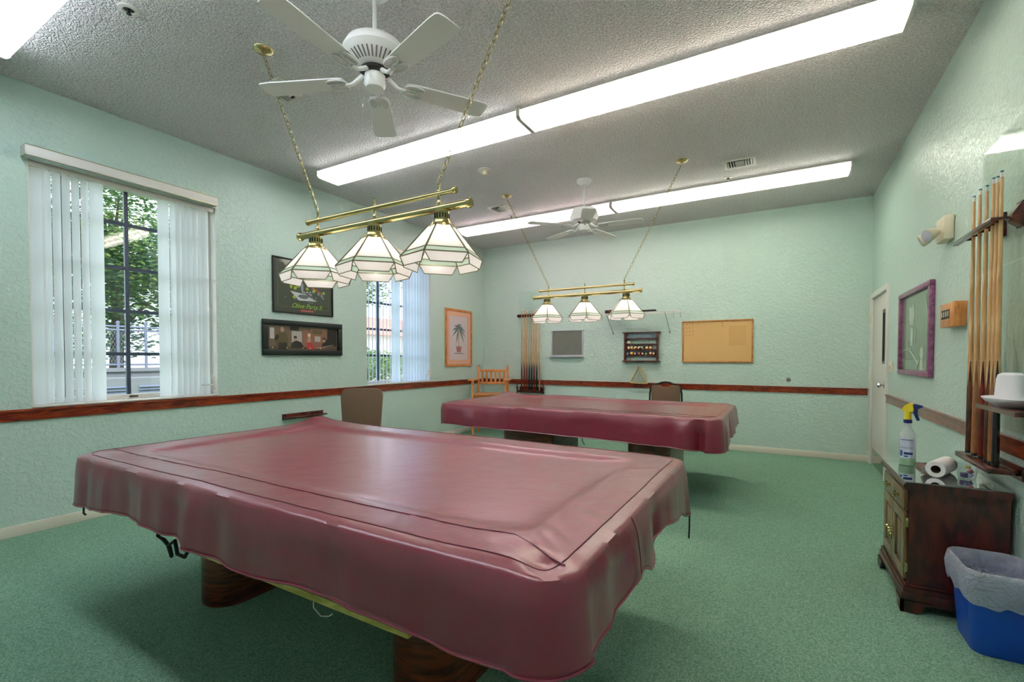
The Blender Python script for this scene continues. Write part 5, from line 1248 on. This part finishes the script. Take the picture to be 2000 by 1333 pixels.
tree('leafy_tree', -12.4, 2.6, 4.6, 1.9, 12000, 'darker leafy tree behind the left part of the near window', seed=5, low=1.2, mats=[leafD, leafA, leafB])
tree('leafy_tree', -15.5, 7.0, 5.4, 2.6, 12000, 'paler leafy tree behind the right part of the near window', seed=8, low=0.9, mats=[leafB, leafA, leafD])
tree('leafy_tree', -11.5, 9.6, 6.2, 1.7, 6500, 'leafy tree hanging over the top of the farther window view', cz=0.72, seed=11, low=2.9)
tree('garden_hedge', -15.0, 14.2, 2.1, 1.9, 5000, 'yellow-green hedge seen low through the farther window', cz=0.45, seed=14, mats=[leafB, leafA, leafB], cat='hedge', size=0.14)
t = thing('distant_house', (-22, 21, -0.15), 'distant house with pale red tiled roof seen through farther window', 'house')
bm = NB(); box(bm, (-25, 16, -0.15), (-20, 26, 2.6)); put('wall', bm, mat('house_stucco', (222, 210, 200), 0.9), t, smooth=0)
bm = NB(); prism(bm, [(-25.4, 2.6), (-19.6, 2.6), (-22.5, 3.9)], 'Y', 15.6, 26.4); put('roof', bm, mat('pink_roof_tile', (206, 128, 112), 0.8, var=0.1, vscale=10), t, smooth=0)
bm = NB(); box(bm, (-18, 8.5, -0.149), (-6, 30, -0.12)); struct(put('pavement', bm, mat('pale_pavement', (186, 180, 176), 0.9, var=0.06, vscale=3), smooth=0), 'pale pavement outside the farther window', 'pavement')

# ------------------------------------------------------------------ light
w = bpy.data.worlds.new('World'); bpy.context.scene.world = w; w.use_nodes = True; nt = w.node_tree
bg = nt.nodes['Background']; bg.inputs['Color'].default_value = (0.80, 0.90, 1.0, 1); bg.inputs['Strength'].default_value = 2.1
sun = bpy.data.lights.new('sun', 'SUN'); sun.energy = 1.6; sun.angle = math.radians(3); sun.color = (1.0, 0.96, 0.88)
so = bpy.data.objects.new('sun', sun); C.objects.link(so); so.rotation_euler = (math.radians(18), math.radians(48), 0)

# ------------------------------------------------------------------ camera
F_PX, YAW, PITCH, ROLL, CY = 909.02345, 0.52347, -0.02223, 0.00064, 720.26
cam = bpy.data.cameras.new('camera'); co = bpy.data.objects.new('camera', cam); C.objects.link(co)
fw = Vector((-math.sin(YAW)*math.cos(PITCH), math.cos(YAW)*math.cos(PITCH), math.sin(PITCH)))
r0 = Vector((math.cos(YAW), math.sin(YAW), 0)); u0 = r0.cross(fw)
rt = r0*math.cos(ROLL)+u0*math.sin(ROLL); up = -r0*math.sin(ROLL)+u0*math.cos(ROLL)
co.matrix_world = Matrix(((rt.x, up.x, -fw.x, 0), (rt.y, up.y, -fw.y, 0), (rt.z, up.z, -fw.z, 1.3), (0, 0, 0, 1)))
cam.sensor_fit = 'HORIZONTAL'; cam.sensor_width = 36.0; cam.lens = F_PX*36.0/2000.0
cam.shift_x = 0.0; cam.shift_y = (CY-666.5)/2000.0
cam.clip_start = 0.02; cam.clip_end = 200
sc = bpy.context.scene; sc.camera = co
sc.view_settings.view_transform = 'Standard'; sc.view_settings.look = 'None'; sc.view_settings.gamma = 1.0
sc.view_settings.use_curve_mapping = False; sc.view_settings.exposure = 0.84
